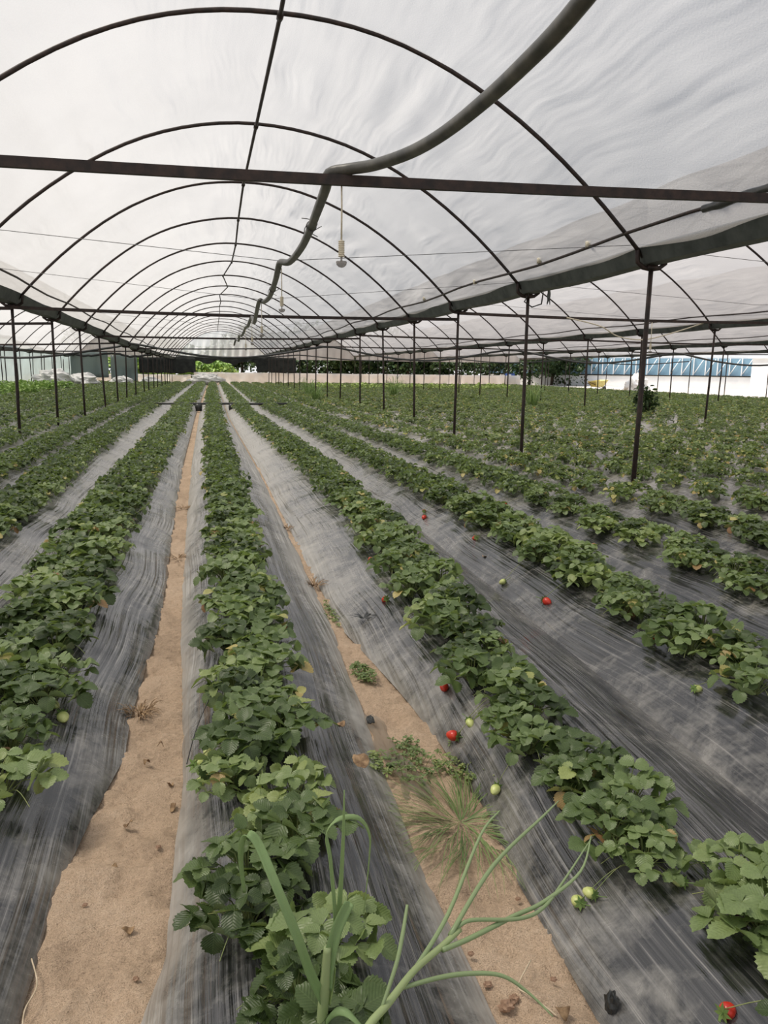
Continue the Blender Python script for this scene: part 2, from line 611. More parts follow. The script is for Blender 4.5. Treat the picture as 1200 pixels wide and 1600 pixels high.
# ------------------------------------------------------------------ field layout: furrows run away from the camera (+Y)
C_TAB = {       # centre line of the plants in bed k
    0: [(1, 0.15), (3, 0.13), (8, 0.13), (12, 0.07), (40, -0.08), (90, -0.12)],
    1: [(1.6, 1.42), (2, 1.34), (2.4, 1.25), (3, 1.27), (5, 1.40), (7, 1.50), (12, 1.49), (17, 1.35), (27, 1.05), (90, 1.0)],
    2: [(3.3, 2.62), (5.3, 2.66), (7, 2.72), (11, 2.63), (14, 2.54), (20, 2.45), (28, 2.15), (90, 2.1)],
    3: [(5, 3.78), (9, 3.80), (14, 3.70), (20, 3.42), (28, 3.05), (90, 3.1)],
    -1: [(3, -0.97), (4, -0.97), (6, -1.05), (8, -1.10), (19, -1.10), (36, -1.2), (90, -1.25)],
    -2: [(8, -2.10), (14, -2.28), (20, -2.38), (38, -2.55), (90, -2.6)],
    -3: [(12, -3.05), (20, -3.26), (30, -3.45), (90, -3.6)],
}


def centre(k, y):
    if k in C_TAB:
        return interp(C_TAB[k], y)
    if k > 3:
        return interp(C_TAB[3], y) + 1.2 * (k - 3)
    return interp(C_TAB[-3], y) + 1.06 * (k + 3)


F_TAB = {
    -1: [(1, -0.42), (8, -0.38), (12, -0.46), (20, -0.58), (90, -0.62)],
    0: [(1, 0.82), (4, 0.80), (7, 0.74), (14, 0.72), (28, 0.48), (90, 0.45)],
    1: [(1, 2.05), (3.5, 2.10), (8, 2.14), (14, 2.02), (28, 1.6), (90, 1.55)],
}


def furrow(k, y):
    if k in F_TAB:
        return interp(F_TAB[k], y)
    return (centre(k, y) + centre(k + 1, y)) / 2 + (0.08 if k < 6 else 0)


BED_W = {0: 0.27, 1: 0.30, -1: 0.34, 2: 0.32, 3: .34, -2: .34}
SOIL = {  # bare soil left and right edge of a furrow
    -1: ([(1.0, -0.56), (1.9, -0.54), (2.4, -0.55), (2.85, -0.51), (3.34, -0.43), (3.74, -0.45), (4.85, -0.40), (6.4, -0.42), (9.4, -0.49), (14.7, -0.58), (29, -0.68), (90, -0.68)],
         [(1.0, -0.30), (1.84, -0.24), (2.06, -0.19), (2.92, -0.17), (3.84, -0.20), (4.82, -0.25), (6.4, -0.29), (9.4, -0.35), (14.7, -0.43), (29, -0.55), (90, -0.58)]),
    0: ([(1.0, 0.69), (1.93, 0.68), (2.41, 0.66), (3.12, 0.68), (4.0, 0.70), (4.9, 0.735), (7.45, 0.725), (12.8, 0.71), (28, 0.47), (90, 0.44)],
        [(1.0, 0.96), (2.17, 0.96), (2.64, 1.0), (3.19, 0.99), (3.92, 0.92), (4.89, 0.785), (7.43, 0.765), (12.8, 0.74), (28, 0.50), (90, 0.46)]),
}
BEDS = list(range(-12, 29))
Y0, Y1 = 0.55, 84.0


def bed_edges(k, y):
    l = interp(SOIL[k - 1][1], y) if (k - 1) in SOIL else furrow(k - 1, y) - 0.012
    r = interp(SOIL[k][0], y) if k in SOIL else furrow(k, y) + 0.012
    w = w2 = 0.0
    if (k - 1) in SOIL:
        w = 0.012 * fbm(y * 1.7, k * 3.1) + 0.004 * fbm(y * 7.0, k * 5.7)
    if k in SOIL:
        w2 = 0.012 * fbm(y * 1.5, k * 4.3 + 9) + 0.004 * fbm(y * 6.0, k * 2.7 + 5)
    if abs(y) > 14:
        w *= .3
        w2 *= .3
    return l + w, r + w2


def bed_z(k, x, y):
    l, r = bed_edges(k, y)
    u = min(max((x - l) / (r - l), 0), 1)
    c = (centre(k, y) - l) / (r - l)
    t = u / max(c, .2) if u < c else (1 - u) / max(1 - c, .2)
    t = min(1, t * 1.15)
    return -0.205 + 0.205 * (math.sin(t * math.pi / 2) ** 0.85) + (0.004 if u > .9 else 0)


def ys_range(y0, y1, d0, g):
    o = [y0]
    while o[-1] < y1:
        o.append(o[-1] + d0 * (1 + max(0, o[-1] - 5) * g))
    o[-1] = y1
    return o


# ------------------------------------------------------------------ ground
def build_floor():
    xs = list(np.arange(-19, -1.0, 1.5)) + list(np.arange(-0.85, 1.25, 0.025)) + list(np.arange(1.5, 36.5, 1.5))
    ys = [-6, -3, 0] + ys_range(0.8, 92, 0.025, 0.9)
    V = []
    for y in ys:
        for x in xs:
            z = -0.222
            if -0.9 < x < 1.3 and y < 14:
                z += 0.028 * fbm(x * 5, y * 5) + 0.026 * fbm(x * 12 + y * 5, y * 11, 3) + 0.013 * fbm(x * 36, y * 36, 7)
                z += 0.012
                # footprints
                for fx, fy in ((-0.42, 2.15), (-0.33, 2.5), (-0.45, 2.85), (-0.3, 3.3), (-0.36, 1.9), (0.82, 2.1), (0.84, 3.5)):
                    d = ((x - fx) / 0.065) ** 2 + ((y - fy) / 0.15) ** 2
                    if d < 2.5:
                        z += -0.014 * math.exp(-d * 1.6) + 0.007 * math.exp(-(d - 1.5) ** 2 * 5)
            V.append((x, y, z))
    nx, ny = len(xs), len(ys)
    i, j = np.meshgrid(np.arange(ny - 1), np.arange(nx - 1), indexing='ij')
    a = (i * nx + j).ravel()
    Q = np.stack([a, a + 1, a + nx + 1, a + nx], 1)
    tag(link('floor', mesh_np('floor', V, Q, M['soil'])), 'bare sandy soil floor of the greenhouse between the plastic beds', 'ground', kind='structure')
    mb = MB()
    mb.box((60, 50, -0.33), (47.5, 170, 0.2))
    mb.box((0, 142, -0.33), (72.5, 100, 0.2))
    tag(mb.build('yard', M['yard'], smooth=False), 'pale open yard outside the greenhouse', 'ground', kind='structure')


build_floor()


def bed_name(k):
    if k == 0:
        return 'the middle bed between the two sandy paths'
    if k > 0:
        return 'the %s bed right of the grassy sand path' % ordinal(k - 1)
    return 'the %s bed left of the wide sandy path' % ordinal(-k - 1)


def build_bed(k):
    near = -3 <= k <= 5
    nu = 44 if near else 12
    ys = ys_range(Y0 if near else 6.0, Y1, 0.045 if near else 0.8, 0.55 if near else 0.12)
    V, UV, E = [], [], []
    for y in ys:
        l, r = bed_edges(k, y)
        for i in range(nu):
            u = i / (nu - 1)
            x = l + (r - l) * u
            z = bed_z(k, x, y)
            if near and y < 16:
                side = min(1, min(u, 1 - u) * 6)
                rg = fbm(x * 22 + fbm(y * .8, k) * 3, y * 0.9, k * 7.7)
                z += 0.0055 * rg * side + 0.006 * fbm(x * 4, y * 4, k) * side
            V.append((x, y, z))
            UV.append((x - furrow(k, y) * .7, y))
            E.append(max(0, 1 - min(u, 1 - u) / 0.2) * (1.5 if k in (0,) else (0.5 if k < 2 else 0.15)) + min(1, max(0, (y - 4.5) / 12)) * 1.1 + (0.5 * max(0, 1 - u * 2) if k == 1 and y > 3 else 0))  # pale shoulders; distance ramp paints the roof's grazing reflection into the colour
    ny = len(ys)
    i, j = np.meshgrid(np.arange(ny - 1), np.arange(nu - 1), indexing='ij')
    a = (i * nu + j).ravel()
    Q = np.stack([a, a + 1, a + nu + 1, a + nu], 1)
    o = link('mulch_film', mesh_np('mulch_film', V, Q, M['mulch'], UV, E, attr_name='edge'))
    tag(o, 'wrinkled grey-black plastic mulch film stretched over ' + bed_name(k), 'plastic sheet', 'plastic mulch films on the beds')


for k in BEDS:
    build_bed(k)

# ------------------------------------------------------------------ tunnels: gutters, posts, hoops, film
GX = [-13.75, -4.05, 5.65, 15.35, 25.05, 34.75]
ARCH_Y = [1.4 + 4.1 * i for i in range(21)]     # 1.4, 5.5, 9.6, 13.7 ... 83.4
ARCH_Y = [1.3, 5.45, 9.5, 13.6, 17.75, 21.85, 26.1, 30.3, 34.8, 39.2, 43.6, 47.8, 52, 56.2, 60.4, 64.6, 68.8, 73, 77.2, 81.4, 85.2]
GNAME = {-13.75: 'far left', -4.05: 'left', 5.65: 'right', 15.35: 'second right', 25.05: 'third right', 34.75: 'fourth right'}
TNAME = ['left-hand tunnel', 'main tunnel', 'next tunnel to the right', 'second tunnel to the right', 'third tunnel to the right']


def gz(X, y):        # underside of gutter
    if X == -4.05:
        return 2.76 - 0.0125 * (max(min(y, 45), 16) - 17)
    if X == -13.75:
        return 2.55
    return 2.88


def arch_pt(t, s, y):          # s -1..1 across tunnel t
    xl, xr = GX[t] + 0.13, GX[t + 1] - 0.13
    zl, zr = gz(GX[t], y) + 0.12, gz(GX[t + 1], y) + 0.12
    x = (xl + xr) / 2 + s * (xr - xl) / 2
    base = zl + (zr - zl) * (s + 1) / 2
    return Vector((x, y, base + (5.44 - base) * (1 - abs(s) ** 2.08)))


def build_film(t):
    fine = t == 1
    ns_ = 121 if fine else 49
    if fine:
        ys = [-8, -6, -4] + list(np.arange(-2, 30, 0.11)) + list(np.arange(30, 85.21, 0.5))
    else:
        ys = list(np.arange(-4 if t in (0, 2) else 6, 85.21, 0.4))
    A = np.array(ARCH_Y)
    V, UV = [], []
    for y in ys:
        d = np.abs(A - y).min() if y > 0 else 1.0
        i = np.searchsorted(A, y)
        if 0 < i < len(A):
            fr = (y - A[i - 1]) / (A[i] - A[i - 1])
            sag = math.sin(fr * math.pi) ** 0.8
        else:
            sag = 0.5
        for j in range(ns_):
            s = -1 + 2 * j / (ns_ - 1)
            p = arch_pt(t, s, y)
            nrm = Vector((s * 0.9, 0, 1)).normalized()
            h = 0.03 - sag * 0.07 * (0.4 + 0.6 * (1 - s * s))
            if fine:
                fold = fbm(s * 17 + 0.9 * fbm(s * 2, y * 0.35), y * 0.28, 4.2)
                msk = max(0.0, fbm(s * 1.9, y * 0.22, 9.1) * 1.6 + 0.35)
                h += fold * 0.055 * msk * (0.25 + 0.75 * sag)
                diag = fbm(s * 7 + y * 0.6 * (1 if s > 0 else -1), y * 0.45 - s * 3, 2.2)
                h += diag * 0.022 * max(0, abs(s) - 0.2) * sag
            p = p + nrm * h
            V.append(tuple(p))
            UV.append((s * 5.6, y))
    ny = len(ys)
    i, j = np.meshgrid(np.arange(ny - 1), np.arange(ns_ - 1), indexing='ij')
    a = (i * ns_ + j).ravel()
    Q = np.stack([a, a + 1, a + ns_ + 1, a + ns_], 1)
    o = link('ceiling', mesh_np('ceiling', V, Q, M['film'] if t in (0, 1) else M['film_side'], UV))
    tag(o, 'milky plastic film roof stretched over the hoops of the %s' % TNAME[t], 'plastic roof', kind='structure')


for t in range(5):
    build_film(t)


def build_gutter(X):
    g = empty('gutter', (X, 0, gz(X, 20)))
    tag(g, 'long grey sheet-metal gutter on the %s post row' % GNAME[X], 'gutter')
    y0 = -1.0 if X in (-4.05, 5.65) else 6.0
    prof = [(-0.20, 0.23), (-0.185, 0.23), (-0.10, 0.035), (0.10, 0.035), (0.185, 0.23), (0.20, 0.23), (0.11, 0.02), (-0.11, 0.02), (-0.20, 0.23)]
    ys = list(np.arange(y0, 85.2, 1.0))
    rows = []
    for y in ys:
        z = gz(X, y) + 0.012 * math.sin(y * 1.53) + 0.01 * fbm(y * .7, X)
        rows.append([(X + px, y, z + pz) for px, pz in prof])
    mb = MB()
    mb.grid(rows)
    loc = g.location.copy()
    mb.v = [(x - loc.x, y - loc.y, z - loc.z) for x, y, z in mb.v]
    mb.build('channel', M['gutter'], g, smooth=False)
    for y in ARCH_Y[1:16]:
        if not in_frame((X, y, 2.9), 60):
            continue
        b = MB()
        z = gz(X, y)
        b.tube([(X - 0.22, y, z + 0.20), (X - 0.20, y, z + 0.05), (X - 0.12, y, z - 0.01), (X, y, z - 0.03), (X + 0.12, y, z - 0.01),
                (X + 0.20, y, z + 0.05), (X + 0.22, y, z + 0.20)], 0.032, 6)
        b.box((X, y, z - 0.01), (0.13, 0.11, 0.06))
        b.v = [(x - loc.x, yy - loc.y, zz - loc.z) for x, yy, zz in b.v]
        b.build('bracket', M['rust'], g)


for X in GX:
    build_gutter(X)


def build_rail(X, side, t):
    pts = []
    for y in ([0.5] if X in (-4.05, 5.65) else [9.5]) + list(np.arange(2.5 if X in (-4.05, 5.65) else 10, 60, 1.4)):
        p = arch_pt(t, -side * 0.94, y)
        pts.append((p.x, y, p.z - 0.04 + 0.03 * math.sin(y * 0.9)))
    mb = MB()
    mb.tube(pts, 0.021, 6)
    o = empty('film_rail', pts[0])
    tag(o, 'thin dark pipe rail running along the %s gutter on its %s side' % (GNAME[X], 'left' if side < 0 else 'right'), 'pipe')
    L = Vector(pts[0])
    mb.v = [(x - L.x, y - L.y, z - L.z) for x, y, z in mb.v]
    mb.build('pipe', M['rust'], o)
    if X == 5.65:
        w = MB()
        q = [(arch_pt(1, 0.94, y), y) for y in np.arange(5.9, 7.9, 0.12)]
        w.tube([(p.x + 0.012 * math.sin(y * 31), y, p.z - 0.03) for p, y in q],
               [0.035 + 0.022 * abs(math.sin(y * 7.3)) for p, y in q], 7)
        w.v = [(x - L.x, y - L.y, z - L.z) for x, y, z in w.v]
        tag(w.build('cloth_wrapping', M['black_pe'], o), 'black cloth knotted around the pipe')
        for y in (10.5, 12.2, 15.4, 19.3):
            p = arch_pt(1, 0.94, y)
            c = MB()
            c.box((0, 0, 0), (0.06, 0.07, 0.09))
            c.v = [(x + p.x - L.x, yy + y - L.y, z + p.z - L.z) for x, yy, z in c.v]
            c.build('clip', M['cream_plastic'], o)


build_rail(-4.05, 1, 1)
build_rail(5.65, -1, 1)
build_rail(15.35, -1, 2)
build_rail(25.05, -1, 3)

POST_MESH = {}


def post_mesh(h):
    key = round(h, 2)
    if key not in POST_MESH:
        mb = MB()
        mb.tube([(0, 0, -0.12), (0, 0, h * 0.33), (0.004, 0, h * 0.34), (0, 0, h * .8), (0, 0, h)], [0.033, 0.033, 0.035, 0.031, 0.031], 8)
        POST_MESH[key] = mb.mesh('post', M['rust'])
    return POST_MESH[key]


LEAN = {(5.65, 9.5): (-0.04, 0), (5.65, 13.6): (0.0, 0), (-4.05, 30.3): (0.12, 0), (-4.05, 34.8): (.05, 0), (-4.05, 17.75): (-0.03, 0)}
rp = random.Random(5)
for X in GX:
    n = 0
    for y in ARCH_Y[1:]:
        z = gz(X, y)
        if not (in_frame((X, y, z), 20) or in_frame((X, y, 0.4), 20)):
            continue
        dx, dy = LEAN.get((X, y), (rp.uniform(-.06, .06), rp.uniform(-.1, .1)))
        o = link('steel_post', post_mesh(z + 0.12))
        base = Vector((X + dx, y + dy, -0.12))
        top = Vector((X, y, z))
        o.location = base
        o.rotation_mode = 'QUATERNION'
        o.rotation_quaternion = Vector((0, 0, 1)).rotation_difference((top - base).normalized())
        tag(o, 'thin rusty steel post under the %s gutter, %s in its row from the front' % (GNAME[X], ordinal(n)), 'post', 'steel posts carrying the gutters')
        n += 1

for t in range(5):
    n = 0
    for y in ARCH_Y[1:]:
        pts = [arch_pt(t, s, y) for s in np.linspace(-1, 1, 33)]
        vis = [in_frame(p, 10) for p in pts]
        if not any(vis) or (t in (3, 4) and y > 70):
            continue
        wob = random.uniform(-.05, .05)
        pts = [p + Vector((0, wob * (1 - abs(i / 16 - 1)), 0.02 * fbm(i * .2, y, t))) for i, p in enumerate(pts)]
        L = pts[0]
        mb = MB()
        mb.tube([p - L for p in pts], 0.027 if y < 30 else 0.031, 7)
        o = mb.build('roof_hoop', M['rust'])
        o.location = L
        tag(o, 'dark curved steel hoop across the %s, %s from the front' % (TNAME[t], ordinal(n)), 'roof hoop', 'roof hoops of the ' + TNAME[t])
        n += 1

RX = {5.45: .83, 9.5: .84, 13.6: .79, 17.75: .74, 21.85: .76, 26.1: .81, 30.3: .78, 34.8: .52, 39.2: .80, 43.6: .45, 47.8: .55, 52: .5}
for t in range(5):
    cx = (GX[t] + GX[t + 1]) / 2
    pts = []
    for y in ([1.3] + ARCH_Y[1:] if t == 1 else ARCH_Y[2:18]):
        x = RX.get(y, .55) if t == 1 else cx + random.uniform(-.08, .08)
        pts.append(Vector((x, y, 5.39)))
    L = pts[0].copy()
    o = empty('ridge_pipe', L)
    tag(o, 'thin straight ridge pipe running under the hoops of the %s' % TNAME[t], 'pipe')
    mb = MB()
    mb.tube([p - L for p in pts], 0.026, 7)
    mb.build('pipe', M['rust'], o)
    if t == 1:
        for p in pts[1:9]:
            c = MB()
            c.tube([p - L + Vector((0, -.06, 0)), p - L + Vector((0, .06, 0))], 0.04, 7)
            c.build('clamp', M['rust'], o)

# cross beams between gutters (square tube)
CB = [(1, 5.45, 2.73, 2.86), (1, 17.75, 2.70, 2.70), (1, 30.3, 2.62, 2.72), (1, 43.6, 2.5, 2.72), (2, 17.75, 2.84, 2.84), (2, 30.3, 2.84, 2.84), (2, 43.6, 2.8, 2.84),
      (3, 30.3, 2.84, 2.84), (3, 43.6, 2.84, 2.84), (0, 17.75, 2.6, 2.68), (0, 21.85, 2.45, 2.6), (0, 34.8, 2.3, 2.5), (0, 47.8, 2.4, 2.45), (4, 43.6, 2.8, 2.8), (3, 17.75, 2.84, 2.84)]
for t in range(5):
    n = 0
    for tt, y, z0, z1 in CB:
        if tt != t:
            continue
        a, b = Vector((GX[t], y - 0.07, z0)), Vector((GX[t + 1], y - 0.07, z1))
        mb = MB()
        rows = []
        for i in range(13):
            p = a.lerp(b, i / 12) - a + Vector((0, 0, -0.05 * math.sin(i / 12 * math.pi)))
            hh = 0.033
            rows.append([p + Vector((0, dy * 0.02, dz * hh)) for dy, dz in ((-1, -1), (1, -1), (1, 1), (-1, 1), (-1, -1))])
        mb.grid(rows)
        o = mb.build('cross_beam', M['rust'], smooth=False)
        o.location = a
        tag(o, 'dark straight steel beam crossing the %s at gutter height, %s from the front' % (TNAME[t], ordinal(n)), 'beam', 'steel cross beams')
        n += 1

# tension wires sagging to the hose
def wire(name, pts, r, label, m='wire', cat='wire', group=None):
    L = Vector(pts[0])
    mb = MB()
    mb.tube([Vector(p) - L for p in pts], r, 5)
    o = mb.build(name, M[m])
    o.location = L
    tag(o, label, cat, group)
    return o


for i, (y, zl, zm, zr) in enumerate([(9.5, 3.08, 2.76, 3.16), (13.6, 3.08, 2.66, 3.12), (21.85, 3.0, 2.6, 3.05), (26.1, 3.0, 2.55, 3.05)]):
    wire('support_wire', [(-4.0, y, zl), (0.82, y, zm), (5.6, y, zr)], 0.004,
         'thin grey wire sagging across the main tunnel under the overhead hose, %s from the front' % ordinal(i), group='support wires')
for i, (y, z) in enumerate([(9.5, 3.1), (13.6, 3.1), (17.75, 3.1)]):
    wire('support_wire', [(5.7, y, z), (10.4, y, z - 0.25), (15.3, y, z)], 0.004,
         'thin grey wire sagging across the next tunnel to the right, %s from the front' % ordinal(i), group='support wires')

# overhead irrigation hose with hanging misting sprinklers
def smooth_path(pts, n=5):
    P = [Vector(p) for p in pts]
    out = []
    for i in range(len(P) - 1):
        p0, p1, p2, p3 = P[max(i - 1, 0)], P[i], P[i + 1], P[min(i + 2, len(P) - 1)]
        for k in range(n):
            t = k / n
            out.append(0.5 * ((2 * p1) + (p2 - p0) * t + (2 * p0 - 5 * p1 + 4 * p2 - p3) * t * t + (3 * p1 - p0 - 3 * p2 + p3) * t ** 3))
    out.append(P[-1])
    return out


hose_pts = [(1.30, 1.9, 2.98), (1.36, 2.5, 2.90), (1.36, 3.0, 2.83), (1.34, 3.4, 2.80), (1.32, 3.8, 2.79), (1.27, 4.3, 2.78), (1.19, 4.75, 2.785), (1.05, 5.15, 2.80), (0.92, 5.36, 2.815),
            (0.80, 5.45, 2.80), (0.81, 5.7, 2.76), (0.84, 6.4, 2.735), (0.88, 7.2, 2.73), (0.91, 8.2, 2.72), (0.88, 9.1, 2.70), (0.81, 9.46, 2.74), (0.80, 9.7, 2.70), (0.83, 10.5, 2.65),
            (0.88, 12.3, 2.60), (0.86, 13.4, 2.61), (0.80, 13.6, 2.64), (0.82, 15.0, 2.53), (0.86, 16.6, 2.45), (0.86, 17.7, 2.63), (0.88, 20, 2.56), (0.9, 21.7, 2.62), (0.88, 24, 2.50), (0.86, 26.1, 2.58),
            (0.9, 28, 2.47), (0.88, 30.3, 2.6), (0.9, 34, 2.5)]
sp = smooth_path(hose_pts, 4)
L = sp[0].copy()
hose = empty('irrigation_hose', L)
tag(hose, 'thick black irrigation hose hanging in loops along the main tunnel roof', 'hose')
mb = MB()
mb.tube([p - L for p in sp], 0.037, 12)
mb.build('pipe', M['grey_hose'], hose)
for y in (6.95, 11.6):
    i = min(range(len(sp)), key=lambda q: abs(sp[q].y - y))
    p = sp[i] - L
    k_ = MB()
    for a in range(5):
        an = a * 1.3
        k_.tube([p + Vector((0.042 * math.cos(an), 0.02 * a - .04, 0.042 * math.sin(an))), p + Vector((0.07 * math.cos(an + 1), 0.02 * a - .04, 0.07 * math.sin(an + 1))),
                 p + Vector((0.10 * math.cos(an + 1.4), 0.03 * a - .05, 0.09 * math.sin(an + 1.2)))], 0.004, 5)
    ring = [p + Vector((0.043 * math.cos(b), 0.004 * b, 0.043 * math.sin(b))) for b in np.linspace(0, 12.5, 30)]
    k_.tube(ring, 0.005, 5)
    k_.build('wire_tie', M['wire'], hose)


def sprinkler(loc, drop, label, group='misting sprinklers', scale=1.0):
    o = empty('misting_sprinkler', loc)
    tag(o, label, 'sprinkler', group)
    a = MB()
    a.tube([(0, 0, 0.0), (0.002, 0, -drop * .5), (0, 0, -drop)], 0.006 * scale, 6)
    a.build('supply_tube', M['cream_plastic'], o)
    w = MB()
    prof = []
    for i in range(9):
        z = -drop - 0.012 * i * scale
        prof += [(0.016 * scale, z), (0.022 * scale, z - 0.003 * scale), (0.022 * scale, z - 0.008 * scale), (0.016 * scale, z - 0.011 * scale)]
    w.lathe([(0.003, -drop + .004)] + prof + [(0.003, prof[-1][1])], (0, 0, 0), 12)
    w.build('weight', M['cream_plastic'], o)
    zb = prof[-1][1]
    c = MB()
    c.tube([(0, 0, zb), (0, 0, zb - 0.03 * scale)], 0.007 * scale, 6)
    s_ = scale
    c.lathe([(0.0, zb - .028 * s_), (0.036 * s_, zb - 0.028 * s_), (0.038 * s_, zb - .034 * s_), (0.034 * s_, zb - 0.052 * s_), (0.018 * s_, zb - 0.066 * s_), (0.0, zb - 0.07 * s_)], (0, 0, 0), 14)
    c.build('spray_head', M['clearish'], o)


def clearish():
    m, ns, ls, out = mat('smoky_clear_plastic')
    p = pbr(ns, Roughness=0.15)
    p.inputs['Base Color'].default_value = (0.20, 0.18, 0.16, 1)
    tp = ns.new('ShaderNodeBsdfTransparent')
    mx = ns.new('ShaderNodeMixShader')
    mx.inputs[0].default_value = 0.35
    ls.new(p.outputs[0], mx.inputs[1])
    ls.new(tp.outputs[0], mx.inputs[2])
    ls.new(mx.outputs[0], out.inputs[0])
    return m


M['clearish'] = clearish()
sprinkler((0.875, 5.40, 2.785), 0.42, 'nearest small misting sprinkler with ribbed weight hanging under the overhead hose')
sprinkler((0.83, 9.6, 2.69), 0.33, 'small misting sprinkler under the hose behind the nearest one', scale=1.05)
sprinkler((0.84, 13.75, 2.63), 0.40, 'third small misting sprinkler hanging from the overhead hose', scale=1.05)
sprinkler((0.87, 17.8, 2.61), 0.40, 'fourth small misting sprinkler hanging from the overhead hose', scale=1.05)
sprinkler((0.89, 21.8, 2.60), 0.42, 'fifth small misting sprinkler hanging from the overhead hose')
sprinkler((10.6, 17.6, 2.75), 0.52, 'pale misting sprinkler hanging in the next tunnel right of the main one', scale=1.3)
sprinkler((20.9, 26.1, 3.2), 0.6, 'pale misting sprinkler hanging in the second tunnel to the right', scale=1.5)

# thick black pipe slung across the tunnels
xs = np.linspace(-13.6, 34.6, 90)
cp = []
for x in xs:
    t = (x - 5.65) / 9.7
    fr = t - math.floor(t)
    dip = 0.62 * math.sin(fr * math.pi) ** 1.3
    top = 2.70 if x > -4.05 else 2.55
    cp.append((x, 38.9 + 0.2 * math.sin(x), top - dip - 0.05))
L = Vector(cp[0])
wire('sagging_pipe', cp, 0.055, 'thick black pipe slung across the tunnels, sagging between the gutters', 'black_pe', 'pipe')
wire('sagging_pipe', [(x, 52 + .1 * math.sin(x), 2.45 - 0.3 * math.sin(((x - 5.65) / 9.7 % 1) * math.pi) ** 1.2) for x in np.linspace(-4, 34.6, 70)], 0.04,
     'thinner black pipe slung across the tunnels behind the thick sagging one', 'black_pe', 'pipe')
wire('loose_cable', [(5.65, 13.5, 2.95), (5.5, 13.4, 2.75), (5.65, 13.4, 2.66), (5.83, 13.4, 2.72), (5.9, 13.5, 2.93)], 0.014, 'black cable loop tied around the second right-hand post top', 'black_pe', 'cable')
wire('loose_cable', smooth_path([(8.0, 16.9, 2.75), (9.0, 17.2, 2.6), (9.6, 17.4, 2.38), (10.4, 17.6, 2.33), (11.2, 17.7, 2.5), (12.2, 17.75, 2.8)]), 0.015,
     'pale cable drooping from the beam of the next tunnel to the right', 'cream_plastic', 'cable')

# shred of netting hanging near the second right post
mb = MB()
mb.grid([[(5.89 + 0.012 * a + .006 * math.sin(b * 2.1 + a), 13.3 + .008 * math.sin(a * 2), 3.09 - 0.045 * b - 0.012 * math.sin(a * 1.7) * b * .5) for a in range(6)] for b in range(9)])
tag(mb.build('plastic_shred', M['gutter'], loc=(5.89, 13.3, 3.09)), 'grey shred of plastic hanging beside the second right-hand post', 'plastic scrap')

# ------------------------------------------------------------------ outer walls and curtains
def sheet(name, rows, m, label=None, cat=None, kind=None, uvs=None, group=None):
    nr, nc = len(rows), len(rows[0])
    V = [tuple(p) for r in rows for p in r]
    UV = [((p[0] + p[1]) * 1.0, p[2]) for p in V] if uvs is None else uvs
    i, j = np.meshgrid(np.arange(nr - 1), np.arange(nc - 1), indexing='ij')
    a = (i * nc + j).ravel()
    Q = np.stack([a, a + 1, a + nc + 1, a + nc], 1)
    o = link(name, mesh_np(name, V, Q, m, UV))
    return tag(o, label, cat, group, kind)


# gable film at the far end of the main tunnel
rows = []
for i in range(15):
    v = i / 14
    row = []
    for j in range(61):
        s = -1 + 2 * j / 60
        p = arch_pt(1, s, 85.2)
        zb = 2.6
        row.append((p.x, 85.2 + 0.10 * math.sin(s * 38 + 3 * v) * v + 0.06 * fbm(s * 9, v * 2), zb + (p.z - zb) * (1 - v)))
    rows.append(row)
sheet('wall_gable', rows, M['film_end'], 'white film gable closing the far end of the main tunnel', 'wall', 'structure', uvs=[(p[0], p[2] * .4) for r in rows for p in r])
for t, nm in ((0, 'left'), (2, 'right'), (3, 'farther_right'), (4, 'farthest_right')):
    rows = []
    for i in range(8):
        v = i / 7
        rows.append([(arch_pt(t, s, 85.2).x, 85.2 + 0.08 * math.sin(s * 30) * v, 2.55 + (arch_pt(t, s, 85.2).z - 2.55) * (1 - v)) for s in np.linspace(-1, 1, 31)])
    sheet('wall_gable_' + nm, rows, M['film_side'], 'pale film gable closing the far end of the %s' % TNAME[t], 'wall', 'structure')

# dark shade net hanging under the far gable, torn bottom edge
def hang(x0, x1, y, zt, fn_bottom, m, label, n=80, cat='shade net', name='shade_net', amp=.08):
    rows = []
    for i in range(7):
        v = i / 6
        row = []
        for x in np.linspace(x0, x1, n):
            zb = fn_bottom(x)
            row.append((x, y + amp * math.sin(x * 4.1 + v) * (0.3 + v) + amp * fbm(x * 2, v * 3, y), zt + 0.05 * fbm(x * .7, 3) + (zb - zt) * v))
        rows.append(row)
    o = sheet(name, rows, m, label, cat, uvs=[(p[0], p[2]) for r in rows for p in r])
    md = o.modifiers.new('thickness', 'SOLIDIFY')
    md.thickness = 0.02
    return o


def net_bottom(x):
    if -1.9 < x < 4.6:
        return 2.15 + 0.25 * fbm(x * 1.1, 5) + 0.12 * math.sin(x * 2.3)
    return 1.15 + 0.25 * fbm(x * 0.8, 2)


hang(-4.3, 8.8, 84.9, 2.75, net_bottom, M['dark_cloth'], 'dark shade net hanging with a torn edge at the far end of the main tunnel', 120)
hang(-7.5, -1.8, 84.6, 2.6, lambda x: 1.0 + 0.3 * fbm(x, 1), M['dark_cloth'], 'dark shade net bunched up at the far left corner of the main tunnel', 60)

# low white plastic skirt at the far end
hang(-2.0, 34.6, 84.6, 1.12, lambda x: -0.2, M['skirt'], 'low wavy white plastic skirt closing the far end of the field', 260, 'plastic sheet', 'plastic_skirt', 0.12)
hang(-13.6, -2.3, 84.8, 0.85, lambda x: -0.2, M['skirt'], 'low white plastic skirt at the far left end of the field', 90, 'plastic sheet', 'plastic_skirt', 0.12)

